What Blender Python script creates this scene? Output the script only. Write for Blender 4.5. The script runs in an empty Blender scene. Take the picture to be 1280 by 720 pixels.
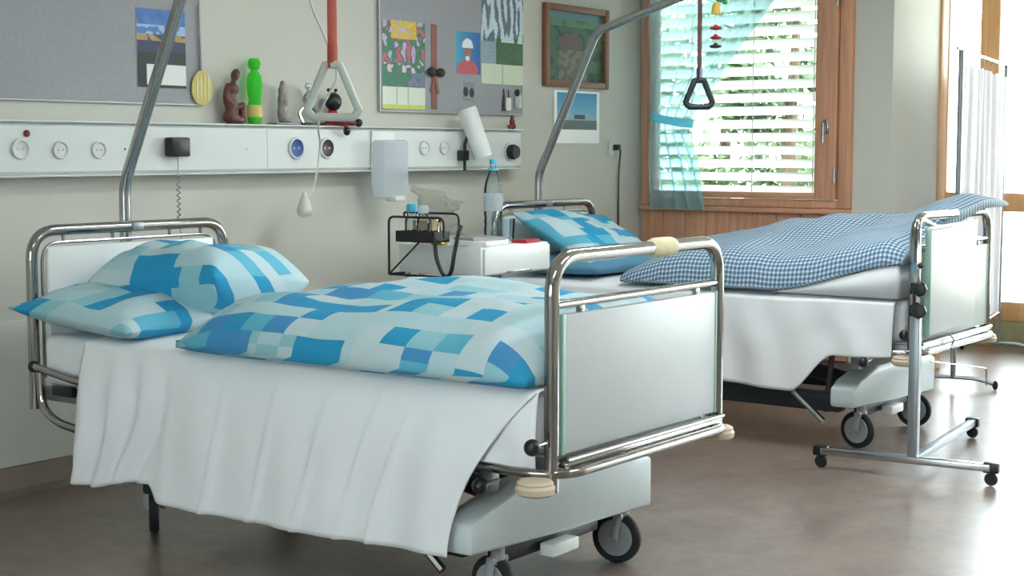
import bpy, bmesh, math, random
from mathutils import Vector, Matrix, noise
random.seed(7)
S = bpy.context.scene
COL = S.collection

# ------------------------------------------------------------------ camera
F_PX, HORIZON, CAM_H = 1900.0, 188.0, 1.27
pitch = math.atan((360 - HORIZON) / F_PX)
cam_d = bpy.data.cameras.new('camera')
cam_d.sensor_width = 36.0
cam_d.lens = F_PX / 1280 * 36.0
cam_d.clip_end = 200
cam = bpy.data.objects.new('camera', cam_d)
COL.objects.link(cam)
cam.location = (0, 0, CAM_H)
cam.rotation_euler = (math.pi / 2 - pitch, 0, math.atan2(.593, .805) - math.pi / 2)
S.camera = cam

# ------------------------------------------------------------------ world, sun, exposure
w = bpy.data.worlds.new('sky'); S.world = w; w.use_nodes = True
bg = w.node_tree.nodes['Background']
bg.inputs[0].default_value = (0.86, 0.95, 1.0, 1)
bg.inputs[1].default_value = 13.0
sun_d = bpy.data.lights.new('sun', 'SUN'); sun_d.energy = 22.0; sun_d.angle = math.radians(1.0)
sun_d.color = (1, .96, .88)
sun = bpy.data.objects.new('sun', sun_d); COL.objects.link(sun)
sun.rotation_euler = Vector((-0.62, 0.18, -0.76)).to_track_quat('-Z', 'Y').to_euler()
sun.location = (20, -4, 20)
S.view_settings.view_transform = 'Standard'
S.view_settings.look = 'None'
S.view_settings.gamma = 1
S.view_settings.use_curve_mapping = False
S.view_settings.exposure = 0.12
FILL_POWER = 34.0

# ------------------------------------------------------------------ materials
def lin(c):
    r = []
    for v in c[:3]:
        v = v / 255.0
        r.append(v / 12.92 if v <= .04045 else ((v + .055) / 1.055) ** 2.4)
    return (r[0], r[1], r[2], 1)

def pmat(name, col, rough=.5, metal=0., var=.06, scale=12., bump=0., bscale=60., stretch=(1, 1, 1), spec=.5, trans=0., coat=0., alpha=1.):
    m = bpy.data.materials.new(name); m.use_nodes = True
    nt = m.node_tree; N = nt.nodes; L = nt.links
    p = N['Principled BSDF']
    p.inputs['Roughness'].default_value = rough
    p.inputs['Metallic'].default_value = metal
    p.inputs['Specular IOR Level'].default_value = spec
    p.inputs['Transmission Weight'].default_value = trans
    p.inputs['Coat Weight'].default_value = coat
    p.inputs['Alpha'].default_value = alpha
    tc = N.new('ShaderNodeTexCoord'); mp = N.new('ShaderNodeMapping')
    mp.inputs['Scale'].default_value = stretch
    L.new(tc.outputs['Object'], mp.inputs['Vector'])
    nz = N.new('ShaderNodeTexNoise'); nz.inputs['Scale'].default_value = scale; nz.inputs['Detail'].default_value = 4
    L.new(mp.outputs[0], nz.inputs['Vector'])
    r = N.new('ShaderNodeValToRGB')
    b = lin(col)
    r.color_ramp.elements[0].position = .3; r.color_ramp.elements[1].position = .7
    r.color_ramp.elements[0].color = tuple(max(0, x * (1 - var)) for x in b[:3]) + (1,)
    r.color_ramp.elements[1].color = tuple(min(1, x * (1 + var)) for x in b[:3]) + (1,)
    L.new(nz.outputs[0], r.inputs[0]); L.new(r.outputs[0], p.inputs['Base Color'])
    if bump:
        n2 = N.new('ShaderNodeTexNoise'); n2.inputs['Scale'].default_value = bscale; n2.inputs['Detail'].default_value = 3
        L.new(mp.outputs[0], n2.inputs['Vector'])
        bp = N.new('ShaderNodeBump'); bp.inputs['Strength'].default_value = bump; bp.inputs['Distance'].default_value = .01
        L.new(n2.outputs[0], bp.inputs['Height']); L.new(bp.outputs[0], p.inputs['Normal'])
    return m

M = {}
M['wall'] = pmat('wall_paint', (200, 199, 190), .75, var=.015, scale=3, bump=.05, bscale=250)
M['wall_low'] = pmat('wall_bumper', (200, 200, 192), .5, var=.015, scale=3)
M['ceiling'] = pmat('ceiling_paint', (240, 240, 236), .8, var=.01)
M['base'] = pmat('baseboard', (112, 98, 88), .35, var=.12, scale=6)
M['white'] = pmat('white_lacquer', (222, 226, 224), .35, var=.015)
M['trunk'] = pmat('trunking_plastic', (210, 214, 212), .4, var=.01)
M['panel'] = pmat('bed_panel', (190, 195, 197), .38, var=.015, scale=4)
M['beam'] = pmat('beam_plastic', (196, 206, 207), .35, var=.02)
M['chrome'] = pmat('chrome', (168, 166, 165), .12, 1., var=.03, scale=30)
M['steel'] = pmat('brushed_steel', (178, 180, 180), .24, 1., var=.06, scale=40)
M['greypaint'] = pmat('grey_metal', (142, 148, 152), .35, .6, var=.04)
M['black'] = pmat('black_plastic', (22, 24, 27), .4, var=.1)
M['rubber'] = pmat('tyre_rubber', (28, 30, 33), .7, var=.1)
M['hub'] = pmat('wheel_hub', (150, 156, 160), .4, var=.05)
M['bumper'] = pmat('beige_bumper', (198, 183, 160), .5, var=.05)
M['darkframe'] = pmat('dark_chassis', (30, 38, 48), .45, var=.1)
M['sheet'] = pmat('white_sheet', (232, 235, 238), .9, var=.01, scale=5, bump=.12, bscale=14)
M['mattress'] = pmat('mattress_cover', (228, 231, 233), .9, var=.01, bump=.05, bscale=30)
M['pinboard'] = pmat('pinboard_felt', (160, 161, 166), .95, var=.04, scale=60, bump=.2, bscale=400)
M['alu'] = pmat('board_edge', (170, 172, 174), .4, .5, var=.02)
M['wood'] = pmat('window_wood', (200, 148, 118), .45, var=.16, scale=9, stretch=(6, 6, .35), bump=.05, bscale=60)
M['woodpale'] = pmat('pale_wood', (205, 158, 112), .45, var=.14, scale=9, stretch=(6, 6, .35))
M['woodh'] = pmat('window_wood_rail', (200, 148, 118), .45, var=.16, scale=9, stretch=(6, .35, 6))
M['frame'] = pmat('picture_frame', (128, 84, 60), .5, var=.15, scale=20)
M['socket'] = pmat('socket_plastic', (206, 209, 208), .35, var=.01)
M['blue'] = pmat('blue_plastic', (52, 86, 150), .4, var=.1)
M['brown'] = pmat('dark_brown_plastic', (66, 50, 52), .4, var=.1)
M['red'] = pmat('red_plastic', (176, 28, 40), .4, var=.08)
M['darkred'] = pmat('dark_red', (110, 20, 30), .4, var=.08)
M['orange_strap'] = pmat('red_webbing', (152, 64, 46), .8, var=.15, scale=120)
M['brown_strap'] = pmat('brown_webbing', (84, 48, 46), .8, var=.15, scale=120)
M['grip_grey'] = pmat('grey_grip', (182, 188, 182), .45, var=.03)
M['grip_dark'] = pmat('dark_grip', (34, 42, 52), .4, var=.05)
M['cable_white'] = pmat('white_cable', (205, 205, 198), .5, var=.02)
M['yellow'] = pmat('yellow_plastic', (208, 192, 112), .55, var=.1)
M['carved'] = pmat('carved_wood', (96, 50, 44), .45, var=.3, scale=40, bump=.4, bscale=70)
M['pewter'] = pmat('pewter', (140, 132, 132), .4, .5, var=.25, scale=50, bump=.3, bscale=90)
M['silver'] = pmat('silver', (210, 212, 216), .15, 1., var=.1, scale=40)
M['paper'] = pmat('paper', (228, 228, 222), .8, var=.03)
M['tape'] = pmat('beige_tape', (222, 214, 178), .8, var=.08, scale=40)
M['brass'] = pmat('brass', (190, 160, 70), .3, .7, var=.15)
M['tan'] = pmat('tan_card', (196, 160, 112), .8, var=.08)
M['aqua'] = pmat('aqua_cap', (60, 170, 200), .4, var=.05)
M['threshold'] = pmat('threshold', (150, 148, 118), .6, var=.1)
M['foliage'] = pmat('leaves', (80, 102, 70), .6, var=.35, scale=3)
M['foliage2'] = pmat('leaves_light', (104, 126, 80), .6, var=.35, scale=3)
M['bark'] = pmat('bark', (92, 76, 62), .9, var=.3)
M['lawn'] = pmat('lawn', (150, 154, 136), .9, var=.2, scale=2)
M['terrace'] = pmat('terrace_paving', (214, 206, 186), .8, var=.08, scale=3)
M['bulb'] = pmat('lamp_tube', (200, 120, 90), .4, var=.1)
M['teal'] = pmat('teal_pillowcase', (84, 138, 166), .85, var=.06, bump=.2, bscale=12)
M['mint'] = pmat('mint_trim', (150, 188, 172), .4, var=.03)

def clear(name, tint, amount, rough=.05, diff=None, front=.5):
    """thin see-through sheet: transparent plus a little gloss (and an optional translucent body)"""
    m = bpy.data.materials.new(name); m.use_nodes = True
    nt = m.node_tree; N = nt.nodes; L = nt.links
    N.remove(N['Principled BSDF'])
    out = N['Material Output']
    t = N.new('ShaderNodeBsdfTransparent'); t.inputs[0].default_value = lin(tint)
    g = N.new('ShaderNodeBsdfGlossy'); g.inputs['Roughness'].default_value = rough
    mx = N.new('ShaderNodeMixShader')
    if diff is None:
        fr = N.new('ShaderNodeFresnel'); fr.inputs[0].default_value = 1.35
        L.new(fr.outputs[0], mx.inputs[0]); L.new(t.outputs[0], mx.inputs[1]); L.new(g.outputs[0], mx.inputs[2])
        L.new(mx.outputs[0], out.inputs[0])
    else:
        tr = N.new('ShaderNodeBsdfTranslucent'); tr.inputs[0].default_value = lin(diff)
        df = N.new('ShaderNodeBsdfDiffuse'); df.inputs[0].default_value = lin(diff)
        nz = N.new('ShaderNodeTexNoise'); nz.inputs['Scale'].default_value = 30
        m2 = N.new('ShaderNodeMixShader'); m2.inputs[0].default_value = front
        L.new(tr.outputs[0], m2.inputs[1]); L.new(df.outputs[0], m2.inputs[2])
        mm = N.new('ShaderNodeMapRange'); mm.inputs['To Min'].default_value = amount - .06; mm.inputs['To Max'].default_value = amount + .06
        L.new(nz.outputs[0], mm.inputs[0]); L.new(mm.outputs[0], mx.inputs[0])
        L.new(t.outputs[0], mx.inputs[1]); L.new(m2.outputs[0], mx.inputs[2])
        L.new(mx.outputs[0], out.inputs[0])
    return m
M['glass'] = clear('window_glass', (250, 253, 252), 0)
M['bottle'] = clear('clear_plastic', (242, 248, 250), 0, .08)
M['sheer'] = clear('sheer_blue_voile', (206, 238, 248), .34, diff=(200, 236, 246))
M['sheerband'] = clear('blue_voile_band', (190, 236, 248), .6, diff=(160, 222, 240))
M['screen'] = clear('screen_cloth', (255, 255, 255), .93, diff=(240, 241, 252), front=.86)
M['slat'] = clear('blind_slat', (255, 255, 255), .97, diff=(240, 242, 240))
M['bag'] = clear('frosted_plastic', (245, 247, 250), .5, diff=(232, 236, 240))
M['film'] = clear('cellophane', (225, 225, 220), .45, diff=(205, 205, 198))
M['greenglass'] = clear('green_plastic', (150, 240, 140), .7, diff=(112, 236, 104))

def floor_mat():
    m = pmat('lino_floor', (128, 112, 102), .29, var=.0, bump=.004, bscale=2)
    nt = m.node_tree; N = nt.nodes; L = nt.links; p = N['Principled BSDF']
    tc = N.new('ShaderNodeTexCoord')
    n1 = N.new('ShaderNodeTexNoise'); n1.inputs['Scale'].default_value = 2.6; n1.inputs['Detail'].default_value = 7; n1.inputs['Distortion'].default_value = 1.6
    n2 = N.new('ShaderNodeTexNoise'); n2.inputs['Scale'].default_value = 14; n2.inputs['Detail'].default_value = 3; n2.inputs['Distortion'].default_value = .8
    mp = N.new('ShaderNodeMapping'); mp.inputs['Scale'].default_value = (1.0, 1.0, 1)
    L.new(tc.outputs['Object'], mp.inputs[0]); L.new(mp.outputs[0], n1.inputs[0]); L.new(mp.outputs[0], n2.inputs[0])
    mx = N.new('ShaderNodeMix'); mx.inputs[0].default_value = .45
    L.new(n1.outputs[0], mx.inputs[2]); L.new(n2.outputs[0], mx.inputs[3])
    r = N.new('ShaderNodeValToRGB')
    r.color_ramp.elements[0].position = .34; r.color_ramp.elements[0].color = lin((106, 93, 85))
    r.color_ramp.elements[1].position = .66; r.color_ramp.elements[1].color = lin((136, 122, 112))
    L.new(mx.outputs[0], r.inputs[0]); L.new(r.outputs[0], p.inputs['Base Color'])
    p.inputs['Specular IOR Level'].default_value = .8
    return m
M['floor'] = floor_mat()

def patch_mat():
    """patchwork print of pale, aqua and blue rectangles, laid out in cloth UVs (metres)"""
    m = pmat('patchwork_cotton', (180, 210, 215), .85, var=0, bump=.25, bscale=11)
    nt = m.node_tree; N = nt.nodes; L = nt.links; p = N['Principled BSDF']
    uv = N.new('ShaderNodeUVMap')
    def cells(sx, sy, off):
        mp = N.new('ShaderNodeMapping'); mp.inputs['Scale'].default_value = (sx, sy, 1); mp.inputs['Location'].default_value = off
        L.new(uv.outputs[0], mp.inputs[0])
        fl = N.new('ShaderNodeVectorMath'); fl.operation = 'FLOOR'; L.new(mp.outputs[0], fl.inputs[0])
        wn = N.new('ShaderNodeTexWhiteNoise'); wn.noise_dimensions = '2D'; L.new(fl.outputs[0], wn.inputs['Vector'])
        sp = N.new('ShaderNodeSeparateColor'); L.new(wn.outputs['Color'], sp.inputs[0])
        return sp.outputs[0], sp.outputs[1]
    a = cells(11, 13, (0, 0, 0)); b = cells(5.5, 13, (17.3, 5, 0)); c = cells(11, 5.2, (3, 31.2, 0))
    def gt(s, v):
        n = N.new('ShaderNodeMath'); n.operation = 'GREATER_THAN'; n.inputs[1].default_value = v; L.new(s, n.inputs[0]); return n.outputs[0]
    def mixf(f, x, y):
        n = N.new('ShaderNodeMix'); L.new(f, n.inputs[0]); L.new(x, n.inputs[2]); L.new(y, n.inputs[3]); return n.outputs[0]
    v = mixf(gt(c[1], .62), a[0], c[0]); v = mixf(gt(b[1], .58), v, b[0])
    r = N.new('ShaderNodeValToRGB'); cr = r.color_ramp; cr.interpolation = 'CONSTANT'
    cr.elements[0].position = 0; cr.elements[0].color = lin((172, 203, 210))
    cr.elements[1].position = .30; cr.elements[1].color = lin((186, 206, 212))
    for pos, cc in ((.50, (140, 192, 202)), (.64, (92, 176, 202)), (.74, (34, 148, 194)), (.94, (66, 142, 194))):
        e = cr.elements.new(pos); e.color = lin(cc)
    L.new(v, r.inputs[0]); L.new(r.outputs[0], p.inputs['Base Color'])
    return m
M['patch'] = patch_mat()

def gingham_mat():
    m = pmat('gingham_cotton', (120, 140, 170), .85, var=0, bump=.2, bscale=12)
    nt = m.node_tree; N = nt.nodes; L = nt.links; p = N['Principled BSDF']
    uv = N.new('ShaderNodeUVMap'); sp = N.new('ShaderNodeSeparateXYZ'); L.new(uv.outputs[0], sp.inputs[0])
    def stripe(s):
        a = N.new('ShaderNodeMath'); a.operation = 'MULTIPLY'; a.inputs[1].default_value = 1 / .021; L.new(s, a.inputs[0])
        f = N.new('ShaderNodeMath'); f.operation = 'FRACT'; L.new(a.outputs[0], f.inputs[0])
        g = N.new('ShaderNodeMath'); g.operation = 'GREATER_THAN'; g.inputs[1].default_value = .42; L.new(f.outputs[0], g.inputs[0])
        return g.outputs[0]
    ad = N.new('ShaderNodeMath'); ad.operation = 'ADD'; L.new(stripe(sp.outputs[0]), ad.inputs[0]); L.new(stripe(sp.outputs[1]), ad.inputs[1])
    hv = N.new('ShaderNodeMath'); hv.operation = 'MULTIPLY'; hv.inputs[1].default_value = .5; L.new(ad.outputs[0], hv.inputs[0])
    r = N.new('ShaderNodeValToRGB'); cr = r.color_ramp; cr.interpolation = 'CONSTANT'
    cr.elements[0].position = 0; cr.elements[0].color = lin((200, 211, 217))
    cr.elements[1].position = .4; cr.elements[1].color = lin((128, 154, 174))
    e = cr.elements.new(.9); e.color = lin((72, 102, 130))
    L.new(hv.outputs[0], r.inputs[0]); L.new(r.outputs[0], p.inputs['Base Color'])
    return m
M['gingham'] = gingham_mat()

def print_mat():
    m = bpy.data.materials.new('printed_paper'); m.use_nodes = True
    N = m.node_tree.nodes; L = m.node_tree.links; p = N['Principled BSDF']
    at = N.new('ShaderNodeVertexColor'); at.layer_name = 'ink'
    L.new(at.outputs[0], p.inputs['Base Color']); p.inputs['Roughness'].default_value = .5
    return m
M['print'] = print_mat()

def emis(name, col, s):
    m = bpy.data.materials.new(name); m.use_nodes = True
    p = m.node_tree.nodes['Principled BSDF']
    p.inputs['Base Color'].default_value = lin(col)
    p.inputs['Emission Color'].default_value = lin(col); p.inputs['Emission Strength'].default_value = s
    return m

# ------------------------------------------------------------------ mesh helpers
def fillet(pts, r, n=6):
    pts = [Vector(p) for p in pts]; out = [pts[0]]
    for i in range(1, len(pts) - 1):
        a, b, c = pts[i - 1], pts[i], pts[i + 1]
        d1 = (a - b); d2 = (c - b)
        k = min(r, d1.length * .49, d2.length * .49)
        p1 = b + d1.normalized() * k; p2 = b + d2.normalized() * k
        for j in range(n + 1):
            t = j / n
            out.append(p1 * (1 - t) ** 2 + b * 2 * t * (1 - t) + p2 * t * t)
    out.append(pts[-1]); return out

def spline(pts, n=6):
    pts = [Vector(p) for p in pts]; out = []
    P = [pts[0] * 2 - pts[1]] + pts + [pts[-1] * 2 - pts[-2]]
    for i in range(1, len(P) - 2):
        for j in range(n):
            t = j / n
            out.append(.5 * ((2 * P[i]) + (P[i + 1] - P[i - 1]) * t + (2 * P[i - 1] - 5 * P[i] + 4 * P[i + 1] - P[i + 2]) * t * t + (3 * P[i] - P[i - 1] - 3 * P[i + 1] + P[i + 2]) * t ** 3))
    out.append(pts[-1]); return out

class B:
    def __init__(self): self.bm = bmesh.new()
    def box(self, x0, x1, y0, y1, z0, z1, bev=0., seg=2, rot=None):
        r = bmesh.ops.create_cube(self.bm, size=1)
        c = Vector(((x0 + x1) / 2, (y0 + y1) / 2, (z0 + z1) / 2))
        for v in r['verts']:
            v.co = Vector((v.co.x * (x1 - x0), v.co.y * (y1 - y0), v.co.z * (z1 - z0)))
            if rot is not None: v.co = rot @ v.co
            v.co += c
        if bev:
            es = list({e for v in r['verts'] for e in v.link_edges})
            bmesh.ops.bevel(self.bm, geom=es, offset=bev, segments=seg, profile=.5, affect='EDGES')
        return self
    def tube(self, pts, r, seg=10, closed=False, flat=None):
        pts = [Vector(p) for p in pts]; n = len(pts); rings = []
        rr = r if isinstance(r, (list, tuple)) else [r] * n
        up = None
        for i in range(n):
            if closed: t = pts[(i + 1) % n] - pts[i - 1]
            else: t = pts[min(i + 1, n - 1)] - pts[max(i - 1, 0)]
            if t.length < 1e-9: t = Vector((0, 0, 1))
            t.normalize()
            if up is None:
                up = Vector((0, 0, 1)) if abs(t.z) < .9 else Vector((0, 1, 0))
            s = t.cross(up)
            if s.length < 1e-4: s = t.orthogonal()
            s.normalize(); up = s.cross(t).normalized()
            ring = []
            for k in range(seg):
                a = 2 * math.pi * k / seg
                fx, fy = flat if flat else (1, 1)
                ring.append(self.bm.verts.new(pts[i] + (s * math.cos(a) * fx + up * math.sin(a) * fy) * rr[i]))
            rings.append(ring)
        m = n if closed else n - 1
        for i in range(m):
            A, C = rings[i], rings[(i + 1) % n]
            for k in range(seg):
                self.bm.faces.new((A[k], A[(k + 1) % seg], C[(k + 1) % seg], C[k]))
        if not closed:
            self.bm.faces.new(rings[0][::-1]); self.bm.faces.new(rings[-1])
        return self
    def lathe(self, prof, o=(0, 0, 0), seg=20, mat=None):
        o = Vector(o); rings = []; hollow = prof[0][0] > .001 and prof[-1][0] > .001
        for (r, z) in prof:
            ring = []
            for k in range(seg):
                a = 2 * math.pi * k / seg
                v = Vector((max(r, 1e-4) * math.cos(a), max(r, 1e-4) * math.sin(a), z))
                if mat is not None: v = mat @ v
                ring.append(self.bm.verts.new(v + o))
            rings.append(ring)
        for A, C in zip(rings, rings[1:]):
            for k in range(seg): self.bm.faces.new((A[k], A[(k + 1) % seg], C[(k + 1) % seg], C[k]))
        if hollow:
            A, C = rings[-1], rings[0]
            for k in range(seg): self.bm.faces.new((A[k], A[(k + 1) % seg], C[(k + 1) % seg], C[k]))
        else:
            self.bm.faces.new(rings[0][::-1]); self.bm.faces.new(rings[-1])
        return self
    def ball(self, c, r, seg=14, mat=None):
        rx, ry, rz = r if isinstance(r, (tuple, list)) else (r, r, r)
        q = bmesh.ops.create_uvsphere(self.bm, u_segments=seg, v_segments=max(6, seg // 2 + 2), radius=1)
        for v in q['verts']:
            u = Vector((v.co.x * rx, v.co.y * ry, v.co.z * rz))
            if mat is not None: u = mat @ u
            v.co = u + Vector(c)
        return self
    def prism(self, poly, axis, a, b, bev=0.):
        """poly in the plane of the other two axes, extruded along axis from a to b"""
        def mk(p, d):
            if axis == 'x': return Vector((d, p[0], p[1]))
            if axis == 'y': return Vector((p[0], d, p[1]))
            return Vector((p[0], p[1], d))
        A = [self.bm.verts.new(mk(p, a)) for p in poly]; C = [self.bm.verts.new(mk(p, b)) for p in poly]
        fs = [self.bm.faces.new(A[::-1]), self.bm.faces.new(C)]
        n = len(poly)
        for i in range(n): fs.append(self.bm.faces.new((A[i], A[(i + 1) % n], C[(i + 1) % n], C[i])))
        if bev:
            es = list({e for f in fs for e in f.edges})
            bmesh.ops.bevel(self.bm, geom=es, offset=bev, segments=2, profile=.5, affect='EDGES')
        return self

WM = {}
def finish(me, smooth=40):
    if smooth:
        me.polygons.foreach_set('use_smooth', [True] * len(me.polygons))
        me.set_sharp_from_angle(angle=math.radians(smooth))

def obj(name, b, mat, parent=None, smooth=40):
    """b holds world coordinates (or the coordinates of the parent's frame when the parent is rotated)"""
    bm = b.bm
    bmesh.ops.recalc_face_normals(bm, faces=bm.faces)
    me = bpy.data.meshes.new(name); 
    if parent is not None:
        bmesh.ops.transform(bm, matrix=WM[parent.name].inverted(), verts=bm.verts)
    bm.to_mesh(me); bm.free(); finish(me, smooth)
    me.materials.append(M[mat] if isinstance(mat, str) else mat)
    o = bpy.data.objects.new(name, me); COL.objects.link(o)
    if parent is not None:
        o.parent = parent; WM[o.name] = WM[parent.name]
    else:
        WM[o.name] = Matrix.Identity(4)
    return o

def tag(o, label, cat, group=None):
    o['label'] = label; o['category'] = cat
    if group: o['group'] = group
    return o

def rebase(o):
    me = o.data; vs = [v.co for v in me.vertices]
    lo = Vector([min(v[i] for v in vs) for i in range(3)]); hi = Vector([max(v[i] for v in vs) for i in range(3)])
    c = Vector(((lo.x + hi.x) / 2, (lo.y + hi.y) / 2, lo.z))
    me.transform(Matrix.Translation(-c)); o.location = c; WM[o.name] = Matrix.Translation(c)
    return o

def single(name, b, mat, label, cat, group=None, smooth=40):
    return tag(rebase(obj(name, b, mat, None, smooth)), label, cat, group)

def thing(name, loc, label, cat, group=None, rz=0):
    o = bpy.data.objects.new(name, None); COL.objects.link(o)
    o.empty_display_size = .1
    o.location = loc; o.rotation_euler = (0, 0, rz); tag(o, label, cat, group)
    WM[o.name] = Matrix.Translation(Vector(loc)) @ Matrix.Rotation(rz, 4, 'Z')
    return o

def struct(name, b, mat, parent=None, smooth=40):
    o = obj(name, b, mat, parent, smooth)
    if parent is None: o['kind'] = 'structure'
    return o

def raw(name, verts, faces, mat, uvs=None, smooth=True):
    me = bpy.data.meshes.new(name); me.from_pydata([tuple(v) for v in verts], [], faces); me.update()
    if uvs:
        ul = me.uv_layers.new(name='UVMap')
        for l in me.loops: ul.data[l.index].uv = uvs[l.vertex_index]
    if smooth: me.polygons.foreach_set('use_smooth', [True] * len(me.polygons))
    me.materials.append(M[mat])
    o = bpy.data.objects.new(name, me); COL.objects.link(o); WM[o.name] = Matrix.Identity(4)
    return o

def copy_tree(o, parent=None):
    c = o.copy(); COL.objects.link(c)
    if parent is not None: c.parent = parent
    for ch in [x for x in bpy.data.objects if x.parent == o]: copy_tree(ch, c)
    return c

# ------------------------------------------------------------------ the room
HW = 4.79          # head wall plane
WX = 7.80          # window wall plane
GX = 9.80          # glazed bay front
CZ = 2.75
struct('floor', B().box(-2.2, 9.95, -3.2, 5.0, -.12, 0), 'floor')
struct('ceiling', B().box(-2.2, 9.95, -3.2, 5.0, CZ, CZ + .12), 'ceiling')
struct('wall_head', B().box(-2.2, 7.95, HW, HW + .2, 0, CZ), 'wall')
lw = (.0, 2.6, .95, 2.25)     # invented opening behind the camera, admits fill daylight
struct('wall_left', B().box(-2.2, -2.0, -3.2, lw[0], 0, CZ).box(-2.2, -2.0, lw[1], HW, 0, CZ).box(-2.2, -2.0, lw[0], lw[1], 0, lw[2]).box(-2.2, -2.0, lw[0], lw[1], lw[3], CZ), 'wall')
struct('wall_back', B().box(-2.0, 9.95, -3.2, -3.0, 0, CZ), 'wall')
wy0, wy1, wz0, wz1 = 3.436, 4.765, .95, 2.40      # window opening in the window wall
b = B().box(WX, WX + .15, 3.22, wy0, 0, CZ).box(WX, WX + .15, wy1, HW, 0, CZ).box(WX, WX + .15, wy0, wy1, wz1, CZ).box(WX, WX + .15, wy0, wy1, 0, wz0 - .001)
struct('wall_window', b, 'wall')
struct('wall_pillar', B().box(WX + .001, 8.47, 3.218, 3.40, 0, CZ, .004), 'wall')
struct('trim_1', B().box(8.47, 8.57, 3.205, 3.30, 0, CZ, .006), 'woodpale')
struct('wall_bay', B().box(8.57, 9.86, 3.73, 3.85, 0, CZ).box(8.471, 8.569, 3.31, 3.85, 0, CZ), 'wall')
struct('baseboard_head', B().prism([(HW - .014, .102), (HW, .102), (HW, 0), (HW - .06, 0), (HW - .025, .02)], 'x', -2.0, WX), 'base')
struct('baseboard_window', B().prism([(WX - .014, .102), (WX, .102), (WX, 0), (WX - .06, 0), (WX - .025, .02)], 'y', 3.218, HW), 'base')
struct('trim_2', B().box(-2.0, WX, HW - .012, HW, .103, .645, .004), 'wall_low')

# unseen ceiling luminaires, added as fill light for the ward
M['fill_glow'] = emis('fill_diffuser', (250, 252, 255), 4.5)
for i, (lx, ly) in enumerate(((1.2, .6), (4.4, .2), (5.2, 2.5))):
    t = thing('added_luminaire', (lx, ly, CZ - .09), ('unseen ceiling luminaire added for fill light nearest the camera', 'unseen ceiling luminaire added for fill light in the middle of the ward', 'unseen ceiling luminaire added for fill light over the space between the beds')[i], 'added fill light', 'added ceiling luminaires')
    obj('fill_housing', B().box(lx - .75, lx + .75, ly - .16, ly + .16, CZ - .05, CZ, .01), 'white', t)
    obj('fill_panel', B().box(lx - .73, lx + .73, ly - .14, ly + .14, CZ - .09, CZ - .05, .01), 'fill_glow', t)
    ld = bpy.data.lights.new('fill_light', 'AREA'); ld.shape = 'RECTANGLE'; ld.size = 1.4; ld.size_y = .26; ld.energy = FILL_POWER; ld.color = (.92, .975, 1)
    lo = bpy.data.objects.new('fill_light', ld); COL.objects.link(lo); lo.parent = t; lo.location = (0, 0, -.006)

# ---- window_1 : wooden window with panelled apron, exterior venetian blind
fx0, fx1 = WX - .035, WX + .06
b = B()
b.box(fx0, fx1, wy0, wy0 + .075, wz0, wz1, .006).box(fx0, fx1, wy1 - .05, wy1, wz0, wz1, .006)
b.box(fx0, fx1, wy0 + .074, wy1 - .049, wz0, wz0 + .045, .006).box(fx0, fx1, wy0 + .074, wy1 - .049, wz1 - .06, wz1, .006)
win = struct('window_1', b, 'wood')
sy0, sy1, sz0, sz1 = wy0 + .08, wy1 - .055, wz0 + .05, wz1 - .065
b = B().box(fx0 - .02, fx1 - .04, sy0, sy0 + .125, sz0, sz1, .006).box(fx0 - .02, fx1 - .04, sy1 - .045, sy1, sz0, sz1, .006)
obj('sash_stiles', b, 'wood', win)
b = B().box(fx0 - .018, fx1 - .04, sy0 + .124, sy1 - .044, sz0, sz0 + .035, .006).box(fx0 - .018, fx1 - .04, sy0 + .124, sy1 - .044, sz1 - .07, sz1, .006)
obj('sash_rails', b, 'woodh', win)
obj('pane', B().box(fx1 - .055, fx1 - .047, sy0 + .12, sy1 - .04, sz0 + .03, sz1 - .06), 'glass', win)
hx = fx0 - .02
h = obj('window_handle', B().box(hx - .012, hx, 3.555, 3.585, 1.36, 1.44, .004).tube(fillet([(hx, 3.57, 1.42), (hx - .045, 3.57, 1.42), (hx - .045, 3.57, 1.31)], .015), .009), 'steel', win)
obj('hinge', B().tube([(hx - .01, 3.515, 1.09), (hx - .01, 3.515, 1.18)], .008), 'steel', win)
obj('hinge', B().tube([(hx - .01, 3.515, 2.05), (hx - .01, 3.515, 2.14)], .008), 'steel', win)
obj('sill', B().box(WX - .06, WX, wy0 - .0, wy1, wz0 - .03, wz0 - .001, .006), 'woodh', win)
n = 9
for i in range(n):
    y0 = wy0 + (wy1 - wy0) * i / n; y1 = wy0 + (wy1 - wy0) * (i + 1) / n
    obj('plank', B().box(WX - .028, WX, y0 + .0015, y1 - .0015, .11, wz0 - .031, .003, 1), 'wood', win)

# ---- added_window : invented window behind the camera, lights the near bed side
b = B().box(-2.12, -2.04, lw[0], lw[0] + .06, lw[2], lw[3], .005).box(-2.12, -2.04, lw[1] - .06, lw[1], lw[2], lw[3], .005)
b.box(-2.12, -2.04, lw[0] + .06, lw[1] - .06, lw[2], lw[2] + .06, .005).box(-2.12, -2.04, lw[0] + .06, lw[1] - .06, lw[3] - .06, lw[3], .005)
fill_win = struct('added_window', b, 'wood')
ym = (lw[0] + lw[1]) / 2
obj('mullion', B().box(-2.115, -2.045, ym - .05, ym + .05, lw[2] + .06, lw[3] - .06, .005), 'wood', fill_win)
obj('pane', B().box(-2.085, -2.078, lw[0] + .06, ym - .05, lw[2] + .06, lw[3] - .06), 'glass', fill_win)
obj('pane', B().box(-2.085, -2.078, ym + .05, lw[1] - .06, lw[2] + .06, lw[3] - .06), 'glass', fill_win)

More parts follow.
